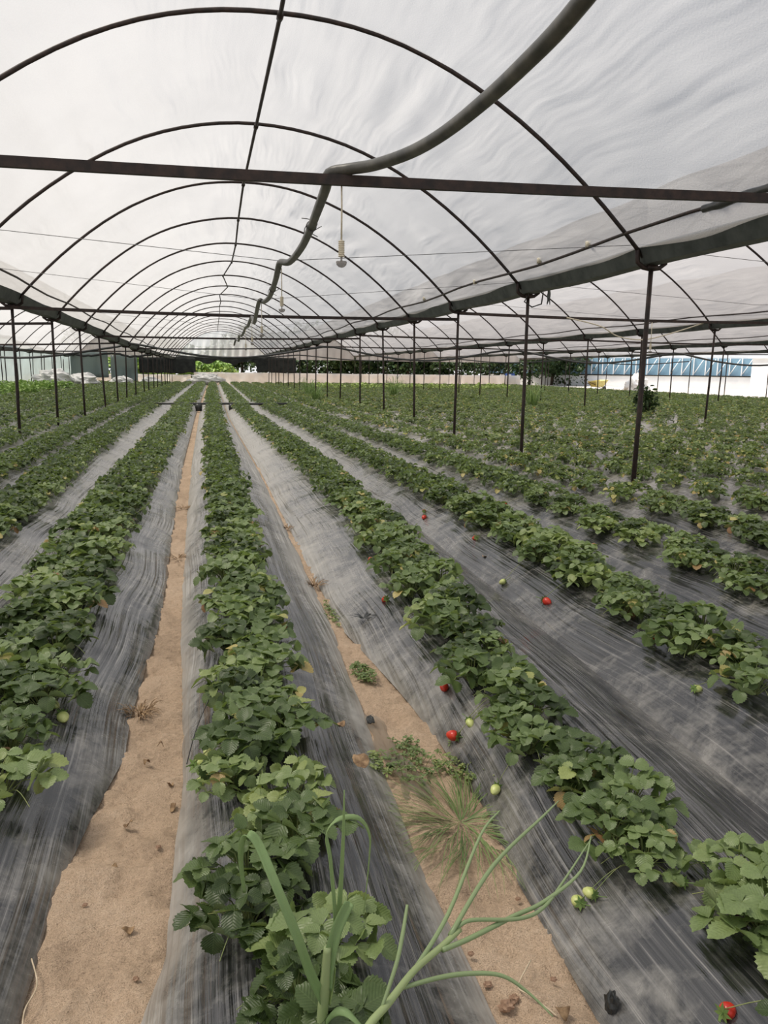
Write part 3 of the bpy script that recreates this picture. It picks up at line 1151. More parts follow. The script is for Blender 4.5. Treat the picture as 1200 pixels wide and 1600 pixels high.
# left side curtain
rows = []
for i in range(13):
    v = i / 12
    row = []
    for j, y in enumerate(np.linspace(36, 84, 140)):
        zt = 3.9 - 1.1 * min(1, max(0, (y - 52) / 22)) + 0.10 * fbm(y * .5, 1)
        row.append((-14.0 + 0.12 * math.sin(y * 2.2 + v * 2) * v + 0.16 * fbm(y * .6, v * 2), y, zt + (-0.22 - zt) * v))
    rows.append(row)
sheet('wall_left', rows, M['film_teal'], 'grey-teal plastic curtain wall on the left side of the greenhouse', 'wall', 'structure', uvs=[(p[1], p[2]) for r in rows for p in r])
for (xa, xb, zt, zb, yy, lab) in ((-14.0, -10.4, 3.1, 0.5, 83.6, 'grey-teal plastic curtain hanging at the far left end'),
                                 (-10.2, -7.6, 2.75, -0.18, 83.9, 'pale teal curtain strip hanging at the far end right of the left curtain')):
    hang(xa, xb, yy, zt, lambda x: zb + .2 * fbm(x, 4), M['film_teal'], lab, 40, 'curtain', 'curtain', .12)
# dark rolled edge along the top of the left curtain
wire('rolled_net', [(-13.85 + .1 * math.sin(y), y, 3.75 - 1.1 * min(1, max(0, (y - 52) / 22)) + .08 * math.sin(y * 1.3)) for y in np.linspace(50, 84, 40)], 0.12,
     'dark net rolled up along the top of the left curtain wall', 'dark_cloth', 'shade net')
wire('rolled_net', [(x, 83.3, 2.75 - .15 * math.sin(x * 1.4) + .1 * fbm(x * 2, 0)) for x in np.linspace(-13.7, -4, 40)], 0.12,
     'dark net rolled up over the far left end', 'dark_cloth', 'shade net')
rq = random.Random(3)
for i in range(9):
    y = 44 + i * 4.2
    wire('steel_post', [(-13.6 + rq.uniform(-.1, .1), y, -.2), (-13.6, y, 3.2 - .03 * (y - 44))], 0.035, 'thin dark post standing against the left curtain wall, %s from the front' % ordinal(i), 'rust', 'post', 'posts by the left curtain')


def crumple(name, c, s, m, label, cat, seed=0, n=14):
    """crumpled plastic heap"""
    rows = []
    for i in range(n + 1):
        th = math.pi * i / n
        row = []
        for j in range(2 * n + 1):
            ph = 2 * math.pi * (j % (2 * n)) / (2 * n)
            d = Vector((math.sin(th) * math.cos(ph), math.sin(th) * math.sin(ph), math.cos(th)))
            k = 1 + 0.45 * noise.noise(d * 2.2 + Vector((seed, 0, 0))) + 0.2 * noise.noise(d * 6 + Vector((seed, 0, 0)))
            row.append((c[0] + d.x * s[0] * k, c[1] + d.y * s[1] * k, max(c[2] + d.z * s[2] * k, -.22)))
        rows.append(row)
    mb = MB()
    mb.grid(rows)
    return tag(mb.build(name, m, loc=c, smooth=False), label, cat)


crumple('plastic_heap', (-11.6, 62, 0.5), (1.3, 1.2, 0.75), M['white_plastic'], 'crumpled white plastic heap in front of the left curtain wall', 'plastic heap', 1)
crumple('plastic_heap', (-10.4, 68, 0.35), (1.1, 1.0, 0.6), M['white_plastic'], 'smaller crumpled white plastic heap behind the larger one on the left', 'plastic heap', 5)
crumple('plastic_heap', (-8.3, 76, 0.2), (1.0, .8, 0.5), M['white_plastic'], 'low crumpled plastic heap among the posts at the far left', 'plastic heap', 15)
crumple('plastic_heap', (-6.2, 81, 0.15), (0.9, .6, 0.5), M['white_plastic'], 'small crumpled plastic heap near the dark net at the far left', 'plastic heap', 18)
crumple('plastic_heap', (-0.7, 83.8, 0.4), (1.6, 0.5, 0.55), M['white_plastic'], 'clear-white plastic heap under the bright shrub at the far end', 'plastic heap', 9)
crumple('plastic_bag', (36.6, 62.5, 0.3), (1.1, .9, 1.0), M['white_plastic'], 'large white plastic bag standing beyond the right edge of the field', 'plastic bag', 12)

# right-hand edge: low pale kerb sheet
rows = []
for i in range(6):
    v = i / 5
    rows.append([(34.95 + .05 * math.sin(y * 1.7), y, 0.10 + .05 * fbm(y * .4, 2) - 0.32 * v) for y in np.linspace(30, 85, 90)])
sheet('plastic_skirt', rows, M['skirt'], 'low pale plastic edging along the right side of the field', 'plastic sheet')

# wheelbarrow, crate
wb = empty('wheelbarrow', (36.2, 69.0, -0.22), 0.4)
tag(wb, 'yellow wheelbarrow standing beyond the right edge of the field', 'wheelbarrow')
mb = MB()
top = [(-.85, -.5, .95), (.95, -.5, 1.1), (.95, .5, 1.1), (-.85, .5, .95)]
bot = [(-.5, -.3, .45), (.45, -.3, .45), (.45, .3, .45), (-.5, .3, .45)]
mb.add(top + bot, [(4, 5, 6, 7), (0, 1, 5, 4), (1, 2, 6, 5), (2, 3, 7, 6), (3, 0, 4, 7)])
o = mb.build('tray', M['yellow_metal'], wb, smooth=False)
o.modifiers.new('t', 'SOLIDIFY').thickness = 0.03
mb = MB()
for sy in (-.3, .3):
    mb.tube([(1.0, sy * .3, .25), (.3, sy, .42), (-1.5, sy, .85)], 0.03, 6)
mb.build('handle', M['rust'], wb)
for sy in (-.3, .3):
    mb = MB()
    mb.tube([(-.5, sy, .5), (-.65, sy, 0.02)], 0.03, 6)
    mb.build('leg', M['rust'], wb)
mb = MB()
mb.lathe([(0.05, -.05), (.22, -.06), (.25, 0), (.22, .06), (.05, .05)], (1.05, 0, .25), 16, axis=(0, 1, 0))
mb.build('wheel', M['black_pe'], wb)
cr = empty('crate', (33.6, 83.6, 0.92))
tag(cr, 'small blue plastic crate on the white skirt at the far end', 'crate')
mb = MB()
mb.box((0, 0, .02), (1.0, .6, .04))
for a, b in (((.49, 0, .2), (.03, .6, .4)), ((-.49, 0, .2), (.03, .6, .4)), ((0, .29, .2), (1, .03, .4)), ((0, -.29, .2), (1, .03, .4))):
    mb.box(a, b)
mb.build('body', M['blue_plastic'], cr, smooth=False)
mb = MB()
mb.box((-.1, -.32, .2), (.3, .02, .2))
tag(mb.build('lid_label', M['wall_white'], cr, smooth=False), 'white panel')
cr.location = (33.6, 85.3, 0.95)
st = MB()
st.box((33.6, 85.3, 0.36), (1.4, .8, 1.16))
tag(st.build('block_stack', M['yard'], loc=(33.6, 85.3, -.22), smooth=False), 'pale block under the blue crate at the far end', 'block')

# building with blue glazed strip, white shed
bd = empty('greenhouse_building', (58, 95, -.22))
tag(bd, 'long white building with a band of blue glass beyond the right of the field', 'building')
R_ = Matrix.Rotation(math.radians(-62), 3, 'Z')


def part_boxes(name, m, parent, boxes, smooth=False, rot=None):
    mb = MB()
    for c, s in boxes:
        mb.box(c, s)
    if rot is not None:
        mb.v = [tuple(rot @ Vector(v)) for v in mb.v]
    return mb.build(name, m, parent, smooth)


# direction of the long facade, seen obliquely from the field
rotb = Matrix.Rotation(math.radians(-33), 3, 'Z')
bx0, bx1 = -23, 25
part_boxes('wall', M['wall_white'], bd, [((1, 3, 0.75), (48, 6, 1.5)), ((1, 3.3, 3.9), (48, 5.4, .35))], rot=rotb)
part_boxes('glass_band', M['glass'], bd, [((1, 0.4, 2.7), (47.6, .1, 2.2))], rot=rotb)
for i in range(33):
    x = bx0 + 0.2 + i * 1.46
    part_boxes('mullion', M['wall_white'], bd, [((x, 0.25, 2.7), (.12, .18, 2.3))], rot=rotb)
mbx = MB()
for i in range(32):
    x = bx0 + 0.2 + i * 1.46
    mbx.tube([(x + .1, .2, 1.8), (x + 1.2, .2, 3.7)], 0.05, 5)
mbx.v = [tuple(rotb @ Vector(v)) for v in mbx.v]
mbx.build('brace', M['wall_white'], bd)
part_boxes('sill', M['dark_cloth'], bd, [((1, 0.0, 1.52), (48, .3, .16))], rot=rotb)
sh = empty('shed', (55.5, 66, -.22))
tag(sh, 'white boxy shed at the right edge of the view beyond the field', 'shed')
part_boxes('body', M['wall_white'], sh, [((0, 0, 1.7), (6.5, 4, 3.4))])
part_boxes('window', M['glass'], sh, [((-1.0, -2.03, 2.0), (1.6, .06, 1.1))])
part_boxes('roof', M['wall_white'], sh, [((0, 0, 3.45), (7.1, 4.6, .18))])
# ------------------------------------------------------------------ leaf batches
def rot_frames(az, tilt, roll):
    """frames: forward y (leaf axis), side x, normal z. az azimuth of axis, tilt downwards angle"""
    ca, sa = np.cos(az), np.sin(az)
    ct, st_ = np.cos(tilt), np.sin(tilt)
    fwd = np.stack([ca * ct, sa * ct, -st_], 1)
    side = np.stack([sa, -ca, np.zeros_like(ca)], 1)
    nrm = np.cross(side, fwd)
    cr_, sr = np.cos(roll)[:, None], np.sin(roll)[:, None]
    s2 = side * cr_ + nrm * sr
    n2 = np.cross(s2, fwd)
    return s2, fwd, n2


def leaflet_template(lod, seed=0):
    """x across (-1..1 unit width/2), y along 0..1, z up; returns verts, quads, uv"""
    if lod == 0:
        n = 13
        V, UV, Q = [], [], []
        for i in range(n + 1):
            t = i / n
            w = math.sin(math.pi * min(1, t ** 0.82) * 0.985 + .02) ** 0.62
            tooth = 0.075 * (1 if i % 2 else -1) if 2 < i < n else 0
            w = max(w, 0.02)
            for a in (-1, -.55, 0, .55, 1):
                ww = w + (tooth if abs(a) == 1 else 0)
                yy = t + (0.03 if (abs(a) == 1 and i % 2 and i > 2) else 0)
                z = 0.34 * abs(a) * w - 0.10 * (abs(a) * w) ** 2 * (1 + 2 * t) - 0.20 * t * t + 0.035 * math.sin(t * 9 + a * 2.5) * abs(a)
                if i % 2 == 0 and abs(a) > 0:
                    z -= 0.022
                V.append((a * ww, yy, z))
                UV.append((a * w, t))
        for i in range(n):
            for k in range(4):
                Q.append((i * 5 + k, i * 5 + k + 1, (i + 1) * 5 + k + 1, (i + 1) * 5 + k))
    elif lod == 1:
        V, UV, Q = [], [], []
        for t, w in ((0, .08), (.22, .72), (.55, 1.0), (.85, .72), (1.0, .12)):
            for a in (-1, 0, 1):
                V.append((a * w, t, 0.30 * abs(a) * w - .18 * t * t))
                UV.append((a * w, t))
        for i in range(4):
            for k in range(2):
                Q.append((i * 3 + k, i * 3 + k + 1, (i + 1) * 3 + k + 1, (i + 1) * 3 + k))
    else:
        V = [(0, 0, 0), (.95, .35, .1), (.8, .85, .02), (0, 1, -.15), (-.8, .85, .02), (-.95, .35, .1)]
        UV = [(0, 0), (.9, .35), (.8, .8), (0, 1), (-.8, .8), (-.9, .35)]
        Q = [(0, 1, 2, 3), (0, 3, 4, 5)]
    return np.array(V, float), np.array(Q), np.array(UV, float)


TPL = {l: leaflet_template(l) for l in (0, 1, 2)}


def leaflets(pos, az, tilt, roll, length, width, hue, lod):
    V0, Q0, U0 = TPL[lod]
    n, k = len(pos), len(V0)
    s, f, nn = rot_frames(az, tilt, roll)
    v = (pos[:, None, :] + V0[None, :, 0, None] * (s * (width / 2)[:, None])[:, None, :]
         + V0[None, :, 1, None] * (f * length[:, None])[:, None, :]
         + V0[None, :, 2, None] * (nn * length[:, None])[:, None, :])
    q = Q0[None] + (np.arange(n) * k)[:, None, None]
    return v.reshape(-1, 3), q.reshape(-1, 4), np.tile(U0, (n, 1)), np.repeat(hue, k)


def plant_leaves(rng, centres, nleaf, radius, height, size, lod, hue_mu, hue_sd=0.13, yellow=0.05):
    """vectorised: centres (n,3) -> leaves for all; returns mesh arrays and joints"""
    n = len(centres)
    m = n * nleaf
    c = np.repeat(centres, nleaf, 0)
    i = np.tile(np.arange(nleaf), n)
    rr = np.sqrt((i + 0.5) / nleaf)
    az = i * 2.39996 + np.repeat(rng.uniform(0, 6.28, n), nleaf) + rng.normal(0, .3, m)
    R = np.repeat(radius, nleaf) if np.ndim(radius) else radius
    H = np.repeat(height, nleaf) if np.ndim(height) else height
    rad = R * rr * rng.uniform(.75, 1.1, m)
    z = H * (1.0 - 0.72 * rr ** 2.2) * rng.uniform(.75, 1.15, m) + 0.012
    joint = c + np.stack([np.cos(az) * rad, np.sin(az) * rad, z], 1)
    sz = size * rng.uniform(.72, 1.2, m)
    hue = np.clip(rng.normal(np.repeat(hue_mu, nleaf) if np.ndim(hue_mu) else hue_mu, hue_sd), 0.0, 0.74)
    old = (rng.rand(m) < (np.repeat(yellow, nleaf) if np.ndim(yellow) else yellow)) & (rr > .5)
    hue = np.where(old, rng.uniform(.78, 1.0, m), hue)
    base_tilt = 0.02 + 0.55 * rr + rng.normal(0, .30, m)
    P, A, T, Rl, Ln, Wd, Hu = [], [], [], [], [], [], []
    laz = az + rng.normal(0, .35, m)
    for d, sc in ((0, 1.0), (1.75, .9), (-1.75, .9)):
        P.append(joint)
        A.append(laz + d + rng.normal(0, .08, m))
        T.append(base_tilt * math.cos(d) * 1.0 + (0.12 if d else 0) + rng.normal(0, .22, m) - 0.05)
        Rl.append(base_tilt * math.sin(d) * 0.9 + rng.normal(0, .30, m))
        Ln.append(sz * sc)
        Wd.append(sz * sc * rng.uniform(.92, 1.12, m))
        Hu.append(np.clip(hue + rng.normal(0, .05, m), 0, 1))
    v, q, uv, hu = leaflets(np.concatenate(P), np.concatenate(A), np.concatenate(T), np.concatenate(Rl), np.concatenate(Ln), np.concatenate(Wd), np.concatenate(Hu), lod)
    return v, q, uv, hu, c, joint


# prototypes for the near plants
PROTO = []
for pi in range(10):
    rng = np.random.RandomState(100 + pi)
    nl = [17, 20, 15, 19, 22, 16, 18, 21, 14, 19][pi]
    size = [0.064, 0.058, 0.070, 0.062, 0.056, 0.068, 0.064, 0.057, 0.071, 0.060][pi]
    v, q, uv, hu, c, jt = plant_leaves(rng, np.zeros((1, 3)), nl + 6, 0.17, 0.14, size, 0, 0.31, 0.16, 0.05)
    fol = mesh_np('foliage', v, q, M['leaf'], uv, hu)
    mb = MB()
    for j in jt:
        j = Vector(j)
        mid = Vector((j.x * .45, j.y * .45, j.z * .75 + .01))
        mb.tube([(j.x * .05, j.y * .05, -0.01), mid, j + Vector((0, 0, -.001))], [0.0028, 0.0022, 0.0016], 5, False)
    for q_ in range(3):
        a = rng.uniform(0, 6.28)
        r = rng.uniform(.12, .2)
        mb.tube(smooth_path([(0, 0, .01), (math.cos(a) * r * .6, math.sin(a) * r * .6, .07), (math.cos(a) * r, math.sin(a) * r, 0.03)], 4), 0.0015, 5, False)
    mb.tube([(0, 0, -.02), (0, 0, .02)], [0.014, 0.010], 7)
    PROTO.append((fol, mb.mesh('stems', M['stem'])))

def berry_mesh(m):
    mb = MB()
    prof = [(0.0005, 0.0), (0.008, 0.001), (0.0135, -0.006), (0.0150, -0.013), (0.0125, -0.023), (0.0075, -0.031), (0.0004, -0.035)]
    mb.lathe(prof, (0, 0, 0), 14)
    return mb.mesh('berry', m)


def calyx_mesh():
    mb = MB()
    for i in range(7):
        a = i * 2 * math.pi / 7
        d = Vector((math.cos(a), math.sin(a), 0))
        s = Vector((-math.sin(a), math.cos(a), 0))
        mb.add([Vector((0, 0, .002)), d * .009 + s * .004 + Vector((0, 0, .003)), d * .019 + Vector((0, 0, .001 + .004 * (i % 2))), d * .009 - s * .004 + Vector((0, 0, .003))], [(0, 1, 2, 3)])
    mb.tube([(0, 0, 0), (0.003, 0, .014), (0.012, 0, .03)], 0.0013, 5)
    return mb.mesh('calyx', M['weed'])


BERRY = {'red': berry_mesh(M['red_berry']), 'green': berry_mesh(M['green_berry'])}
CALYX = calyx_mesh()

# berries seen in the photograph: ground position, colour
BERRIES = [(1.09, 3.48, 'red', 1.25), (1.03, 3.07, 'red', 1.3), (1.09, 3.10, 'green', 1.0), (1.10, 4.88, 'red', 1.1), (2.24, 4.86, 'red', 1.35), (2.37, 6.7, 'red', 1.3), (2.26, 8.12, 'red', 1.3), (2.30, 8.3, 'red', 1.1),
           (2.46, 3.81, 'red', 1.2), (3.79, 5.06, 'red', 1.3), (4.95, 7.0, 'red', 1.4), (3.55, 9.06, 'red', 1.4), (3.5, 9.5, 'red', 1.3), (3.45, 8.7, 'red', 1.2), (1.17, 1.40, 'red', 1.2), (1.02, 1.37, 'green', 1.2),
           (1.05, 1.91, 'green', 1.25), (1.09, 1.90, 'green', 1.15), (1.32, 1.80, 'green', 1.2), (1.42, 1.66, 'red', 1.2), (-0.70, 3.43, 'green', 1.2), (-0.76, 3.52, 'green', 1.0),
           (-0.12, 3.02, 'green', 1.4), (-0.10, 2.81, 'green', 1.2), (-0.06, 3.06, 'green', 1.0), (2.3, 3.19, 'green', 1.1), (3.67, 4.85, 'green', 1.3), (1.05, 2.62, 'green', 1.2), (1.52, 3.1, 'green', 1.1), (0.03, 2.72, 'red', 1.0),
           (2.2, 5.5, 'green', 1.1), (3.2, 6.9, 'red', 1.2), (3.95, 8.2, 'red', 1.2), (1.2, 5.9, 'red', 1.1), (4.5, 8.9, 'red', 1.3)]

rg = random.Random(21)
beside = []         # plants just outside the frame
sites = []          # (dist, k, x, y, offset)
for k in BEDS:
    y = 1.28 if k in (0, 1) else (2.6 if k == -1 else 3.0)
    i = 0
    while y < 83:
        far = y > 17
        hw = BED_W.get(k, 0.33)
        if k == 1 and y < 4.5:
            hw = 0.26
        if k == -1 and y > 5:
            hw = 0.37
        if (k > 3 or k < -3) and y > 7:
            hw = 0.40
        off = (hw - 0.17) * (-1.0, 1.0, 0.1, 1.0, -1.0)[i % 5] * rg.uniform(.6, 1.15)
        x = centre(k, y) + off
        z = bed_z(k, x, y)
        px, py, d = project((x, y, z + .1))
        seen = d > 0 and -150 < px < 1350 and py < 1720
        if not seen:
            if d > 0.4 and -1100 < px < 2500 and py < 2600 and (i * 7 + k * 3) % 11 > 0:
                beside.append((d, k, x, y, z))
        else:
            if not (k == 0 and abs(y - 3.30) < .07 and off < 0):       # gap in the middle bed
                if rg.random() > (0.12 if k >= 4 else 0.02):
                    sites.append((d, k, x, y, z))
        y += (0.14 if not far else 0.22) * rg.uniform(.8, 1.2) * (1.12 if k >= 3 else 1) * (1.12 if y < 2.7 else 1)
        i += 1
sites.sort()
near = sites[:300]
rest = sites[300:] + beside

cnt = {}
near_by = []
for d, k, x, y, z in sorted(near, key=lambda s: (s[1], s[3])):
    i = cnt.get(k, 0)
    cnt[k] = i + 1
    fol, stm = PROTO[rg.randrange(len(PROTO))]
    rz = rg.uniform(0, 6.28)
    o = empty('strawberry_plant', (x, y, z), rz)
    sc = rg.uniform(.86, 1.14)
    if y < 2.7:
        sc *= 0.9
    if k == -1:
        sc *= 1.05
    o.scale = (sc, sc, sc * rg.uniform(.85, 1.05))
    o['category'] = 'plant'
    o['group'] = 'strawberry plants'
    link('foliage', fol, o)
    link('stems', stm, o)
    near_by.append([o, k, x, y, z, rz, sc, i, []])

for bx, by, colr, bs in BERRIES:
    best = min(near_by, key=lambda e: (e[2] - bx) ** 2 + (e[3] - by) ** 2)
    if (best[2] - bx) ** 2 + (best[3] - by) ** 2 > 0.25:
        continue
    o, k, x, y, z, rz, sc = best[:7]
    kk = k
    while bx < bed_edges(kk, by)[0]:
        kk -= 1
    while bx > bed_edges(kk, by)[1]:
        kk += 1
    zz = bed_z(kk, bx, by) + 0.017 * bs
    inv = Matrix.Rotation(-rz, 3, 'Z')
    lp = inv @ (Vector((bx, by, zz)) - Vector((x, y, z)))
    lp = Vector((lp.x / sc, lp.y / sc, lp.z / o.scale[2]))
    b = link('berry', BERRY[colr], o, lp)
    b.rotation_euler = (rg.uniform(1.0, 1.5), 0, rg.uniform(0, 6.28))
    b.scale = (bs * 1.35,) * 3
    b['label'] = 'ripe red strawberry' if colr == 'red' else 'unripe pale green strawberry'
    link('calyx', CALYX, b)
    # fruit stalk back to the crown
    s = MB()
    s.tube(smooth_path([(0, 0, .02), lp * .5 + Vector((0, 0, .07)), lp + Vector((0, 0, .012))], 4), 0.0016, 5)
    s.build('fruit_stalk', M['stem'], o)
    best[8].append(colr)

for e in near_by:
    o, k, i, bl = e[0], e[1], e[7], e[8]
    ex = ''
    if 'red' in bl:
        ex = ' with red berry'
    elif bl:
        ex = ' with green berries'
    short = 'middle bed' if k == 0 else ('%s bed right of grassy path' % ordinal(k - 1) if k > 0 else '%s bed left of sandy path' % ordinal(-k - 1))
    o['label'] = 'strawberry plant%s in %s, %s from the front' % (ex, short, ordinal(i))

# all further plants of the field: one object
rng = np.random.RandomState(55)
VV, QQ, UU, HH = [], [], [], []
off = 0
for lo, hi, nl, lod, rad, hgt, size in ((0, 16, 21, 1, 0.19, 0.16, 0.062), (16, 30, 19, 2, 0.22, 0.17, 0.070), (30, 200, 15, 2, 0.27, 0.18, 0.095)):
    grp = [s for s in rest if lo <= s[0] < hi]
    if not grp:
        continue
    C = np.array([(s[2], s[3], s[4]) for s in grp])
    ks = np.array([s[1] for s in grp])
    mu = np.where(ks >= 3, 0.38, 0.31) + np.where(C[:, 0] > 9, 0.05, 0) + rng.normal(0, .07, len(C))
    scl = rng.uniform(.8, 1.15, len(C)) * np.where(ks >= 4, .93, 1)
    v, q, uv, hu, _, _ = plant_leaves(rng, C, nl, rad * scl, hgt * scl, size, lod, mu, 0.18, np.where(ks >= 4, .20, .06))
    big = np.repeat(np.tile(ks, 1), 1)
    VV.append(v)
    QQ.append(q + off)
    UU.append(uv)
    HH.append(hu)
    off += len(v)
o = link('strawberry_plants', mesh_np('strawberry_plants', np.concatenate(VV), np.concatenate(QQ), M['leaf'], np.concatenate(UU), np.concatenate(HH)))
tag(o, 'mass of farther strawberry plants filling the beds towards the end of the greenhouse', 'plants', 'strawberry plants', 'stuff')

# ------------------------------------------------------------------ foreground: leek and onion-like plants
def leafy(name, parent, pts, w, side, hue, fold=0.25, m='leek', n=5):
    P = smooth_path(pts, n)
    ws = np.interp(np.linspace(0, 1, len(P)), np.linspace(0, 1, len(w)), w)
    mb = MB()
    mb.ribbon(P, ws, side, fold)
    me = mb.mesh(name, M[m])
    a = me.attributes.new('hue', 'FLOAT', 'POINT')
    a.data.foreach_set('value', [hue] * len(me.vertices))
    l = me.uv_layers.new(name='UVMap')
    o = link(name, me, parent)
    md = o.modifiers.new('t', 'SOLIDIFY')
    md.thickness = 0.0012
    return o


def stalk(name, parent, pts, rs, hue, m='leek', n=5, sides=10):
    P = smooth_path(pts, n)
    r = list(np.interp(np.linspace(0, 1, len(P)), np.linspace(0, 1, len(rs)), rs))
    mb = MB()
    mb.tube(P, r, sides)
    me = mb.mesh(name, M[m])
    a = me.attributes.new('hue', 'FLOAT', 'POINT')
    a.data.foreach_set('value', [hue] * len(me.vertices))
    return link(name, me, parent)


lk = empty('leek_plant', (0.19, 1.42, -0.02))
tag(lk, 'tall green leek with folded strap leaves standing in front of the middle bed', 'plant')
B = Vector(lk.location)
rel = lambda pts: [Vector(p) - B for p in pts]
stalk('stalk', lk, rel([(0.188, 1.42, -0.02), (0.19, 1.42, 0.11), (0.198, 1.42, 0.22), (0.203, 1.42, 0.30)]), [0.013, 0.012, 0.011, 0.008], 0.9)
leafy('leaf', lk, rel([(0.195, 1.42, 0.17), (0.165, 1.41, 0.25), (0.14, 1.40, 0.34), (0.10, 1.42, 0.45), (0.065, 1.46, 0.53), (0.045, 1.47, 0.55), (0.032, 1.48, 0.52), (0.03, 1.50, 0.46), (0.036, 1.52, 0.38)]),
      [0.020, 0.019, 0.018, 0.015, 0.006], (1, .4, 0.3), 0.42)
leafy('leaf', lk, rel([(0.20, 1.42, 0.20), (0.207, 1.42, 0.27), (0.225, 1.42, 0.345), (0.250, 1.42, 0.40)]), [0.026, 0.026, 0.023, 0.021], (1, -.3, 0), 0.35)
leafy('leaf', lk, rel([(0.20, 1.42, 0.26), (0.218, 1.43, 0.34), (0.212, 1.45, 0.48), (0.206, 1.46, 0.535), (0.23, 1.47, 0.562), (0.28, 1.49, 0.548), (0.308, 1.5, 0.50), (0.31, 1.51, 0.43), (0.30, 1.52, 0.29)]),
      [0.014, 0.013, 0.010, 0.011, 0.007, 0.002], (.6, .8, 0.2), 0.55)
leafy('leaf', lk, rel([(0.212, 1.44, 0.26), (0.23, 1.45, 0.34), (0.24, 1.45, 0.51), (0.243, 1.45, 0.64)]), [0.014, 0.011, 0.007, 0.001], (1, 0, 0), 0.6)
leafy('leaf', lk, rel([(0.195, 1.415, 0.12), (0.21, 1.38, 0.18), (0.235, 1.35, 0.20), (0.265, 1.32, 0.18)]), [0.018, 0.022, 0.018, 0.008], (.3, .9, 0.0), 0.35)
leafy('leaf', lk, rel([(0.203, 1.425, 0.16), (0.213, 1.425, 0.215), (0.218, 1.42, 0.25)]), [0.020, 0.016, 0.006], (1, -.8, 0), 0.8)

on = empty('onion_plant', (0.17, 1.17, -0.03))
tag(on, 'leaning green onion stem with long thin tubular leaves fanning right of the leek', 'plant')
B = Vector(on.location)
stalk('stalk', on, rel([(0.17, 1.17, -0.03), (0.20, 1.2, 0.15), (0.25, 1.255, 0.235), (0.31, 1.31, 0.243), (0.39, 1.40, 0.23), (0.47, 1.47, 0.215), (0.53, 1.52, 0.21)]), [0.009, 0.0085, 0.0075, 0.007], 0.85)
for pts, r in (([(0.38, 1.39, 0.23), (0.51, 1.55, 0.23), (0.66, 1.75, 0.29), (0.74, 1.82, 0.31)], [0.005, 0.0055, 0.004, 0.0015]),
               ([(0.50, 1.50, 0.215), (0.66, 1.65, 0.27), (0.86, 1.80, 0.29), (0.93, 1.85, 0.30)], [0.006, 0.0055, 0.0035, 0.001]),
               ([(0.52, 1.52, 0.21), (0.56, 1.53, 0.222), (0.69, 1.55, 0.19), (0.78, 1.60, 0.17), (0.89, 1.70, 0.17), (1.01, 1.80, 0.20)], [0.005, 0.005, 0.0045, 0.0015]),
               ([(0.47, 1.46, 0.215), (0.55, 1.50, 0.20), (0.68, 1.56, 0.19), (0.79, 1.62, 0.17), (0.93, 1.70, 0.18), (1.01, 1.80, 0.21)], [0.006, 0.006, 0.005, 0.0015]),
               ([(0.34, 1.35, 0.235), (0.44, 1.40, 0.20), (0.52, 1.42, 0.18), (0.60, 1.42, 0.16), (0.66, 1.40, 0.12), (0.70, 1.36, 0.09)], [0.0045, 0.0055, 0.0045, 0.0015]),
               ([(0.295, 1.30, 0.245), (0.33, 1.33, 0.31), (0.35, 1.36, 0.35), (0.37, 1.40, 0.39)], [0.0035, 0.0045, 0.0045, 0.003])):
    stalk('leaf', on, rel(pts), r, 0.45 + random.uniform(-.1, .25), n=6, sides=8)

# grass tuft and weeds in the right-hand sand path
def tuft(name, loc, n, length, spread, m, label, cat='grass', w=0.0035, lift=0.5, bias=(0, 0), seed=1):
    rr = random.Random(seed)
    mb = MB()
    for i in range(n):
        a = rr.uniform(0, 2 * math.pi)
        ln = length * rr.uniform(.5, 1.1)
        d = Vector((math.cos(a) + bias[0], math.sin(a) + bias[1], 0)).normalized()
        r0 = rr.uniform(0, spread * .3)
        b = Vector((math.cos(a) * r0, math.sin(a) * r0, 0))
        up = lift * rr.uniform(.5, 1.2)
        side = Vector((-d.y, d.x, 0)) * rr.uniform(-.35, .35)
        pts = [b, b + d * ln * .3 + Vector((0, 0, ln * up * .6)) + side * ln * .2, b + d * ln * .7 + Vector((0, 0, ln * up * .7)) + side * ln * .6,
               b + d * ln + Vector((0, 0, ln * up * .25)) + side * ln]
        P = smooth_path(pts, 3)
        mb.ribbon(P, list(np.interp(np.linspace(0, 1, len(P)), [0, .4, 1], [w, w, .0005])), Vector((-d.y, d.x, 0.3)), 0.2)
    o = mb.build(name, m)
    o.location = loc
    return tag(o, label, cat, kind=None)


tuft('grass_tuft', (0.88, 2.56, -0.20), 230, 0.33, 0.75, M['grass'], 'sprawling tuft of thin green grass in the sand path behind the leek', w=0.0038, lift=.2, bias=(-.25, .1), seed=2)


def weed_patch(loc, n, rx, ry, label, seed, size=0.011, h=.04):
    rr = np.random.RandomState(seed)
    pos, az, tl, ro, ln, hu = [], [], [], [], [], []
    st = MB()
    for i in range(n):
        a, r = rr.uniform(0, 6.28), math.sqrt(rr.rand())
        c = np.array([math.cos(a) * r * rx, math.sin(a) * r * ry, rr.uniform(0.005, h)])
        st.tube([(c[0] * .8, c[1] * .8, 0), (c[0] * .95, c[1] * .95, c[2] * .6), tuple(c)], 0.0012, 4, False)
        for q in range(6):
            pos.append(c + rr.normal(0, .003, 3))
            az.append(q * 1.05 + a)
            tl.append(rr.uniform(-.5, .3))
            ro.append(rr.normal(0, .2))
            ln.append(size * rr.uniform(.8, 1.5))
            hu.append(rr.uniform(.45, .72))
    ln = np.array(ln)
    v, q, uv, h_ = leaflets(np.array(pos), np.array(az), np.array(tl), np.array(ro), ln, ln * .6, np.array(hu), 2)
    o = empty('weed_patch', loc)
    tag(o, label, 'weed')
    link('foliage', mesh_np('foliage', v, q, M['leaf'], uv, h_), o)
    st.build('stems', M['stem'], o)


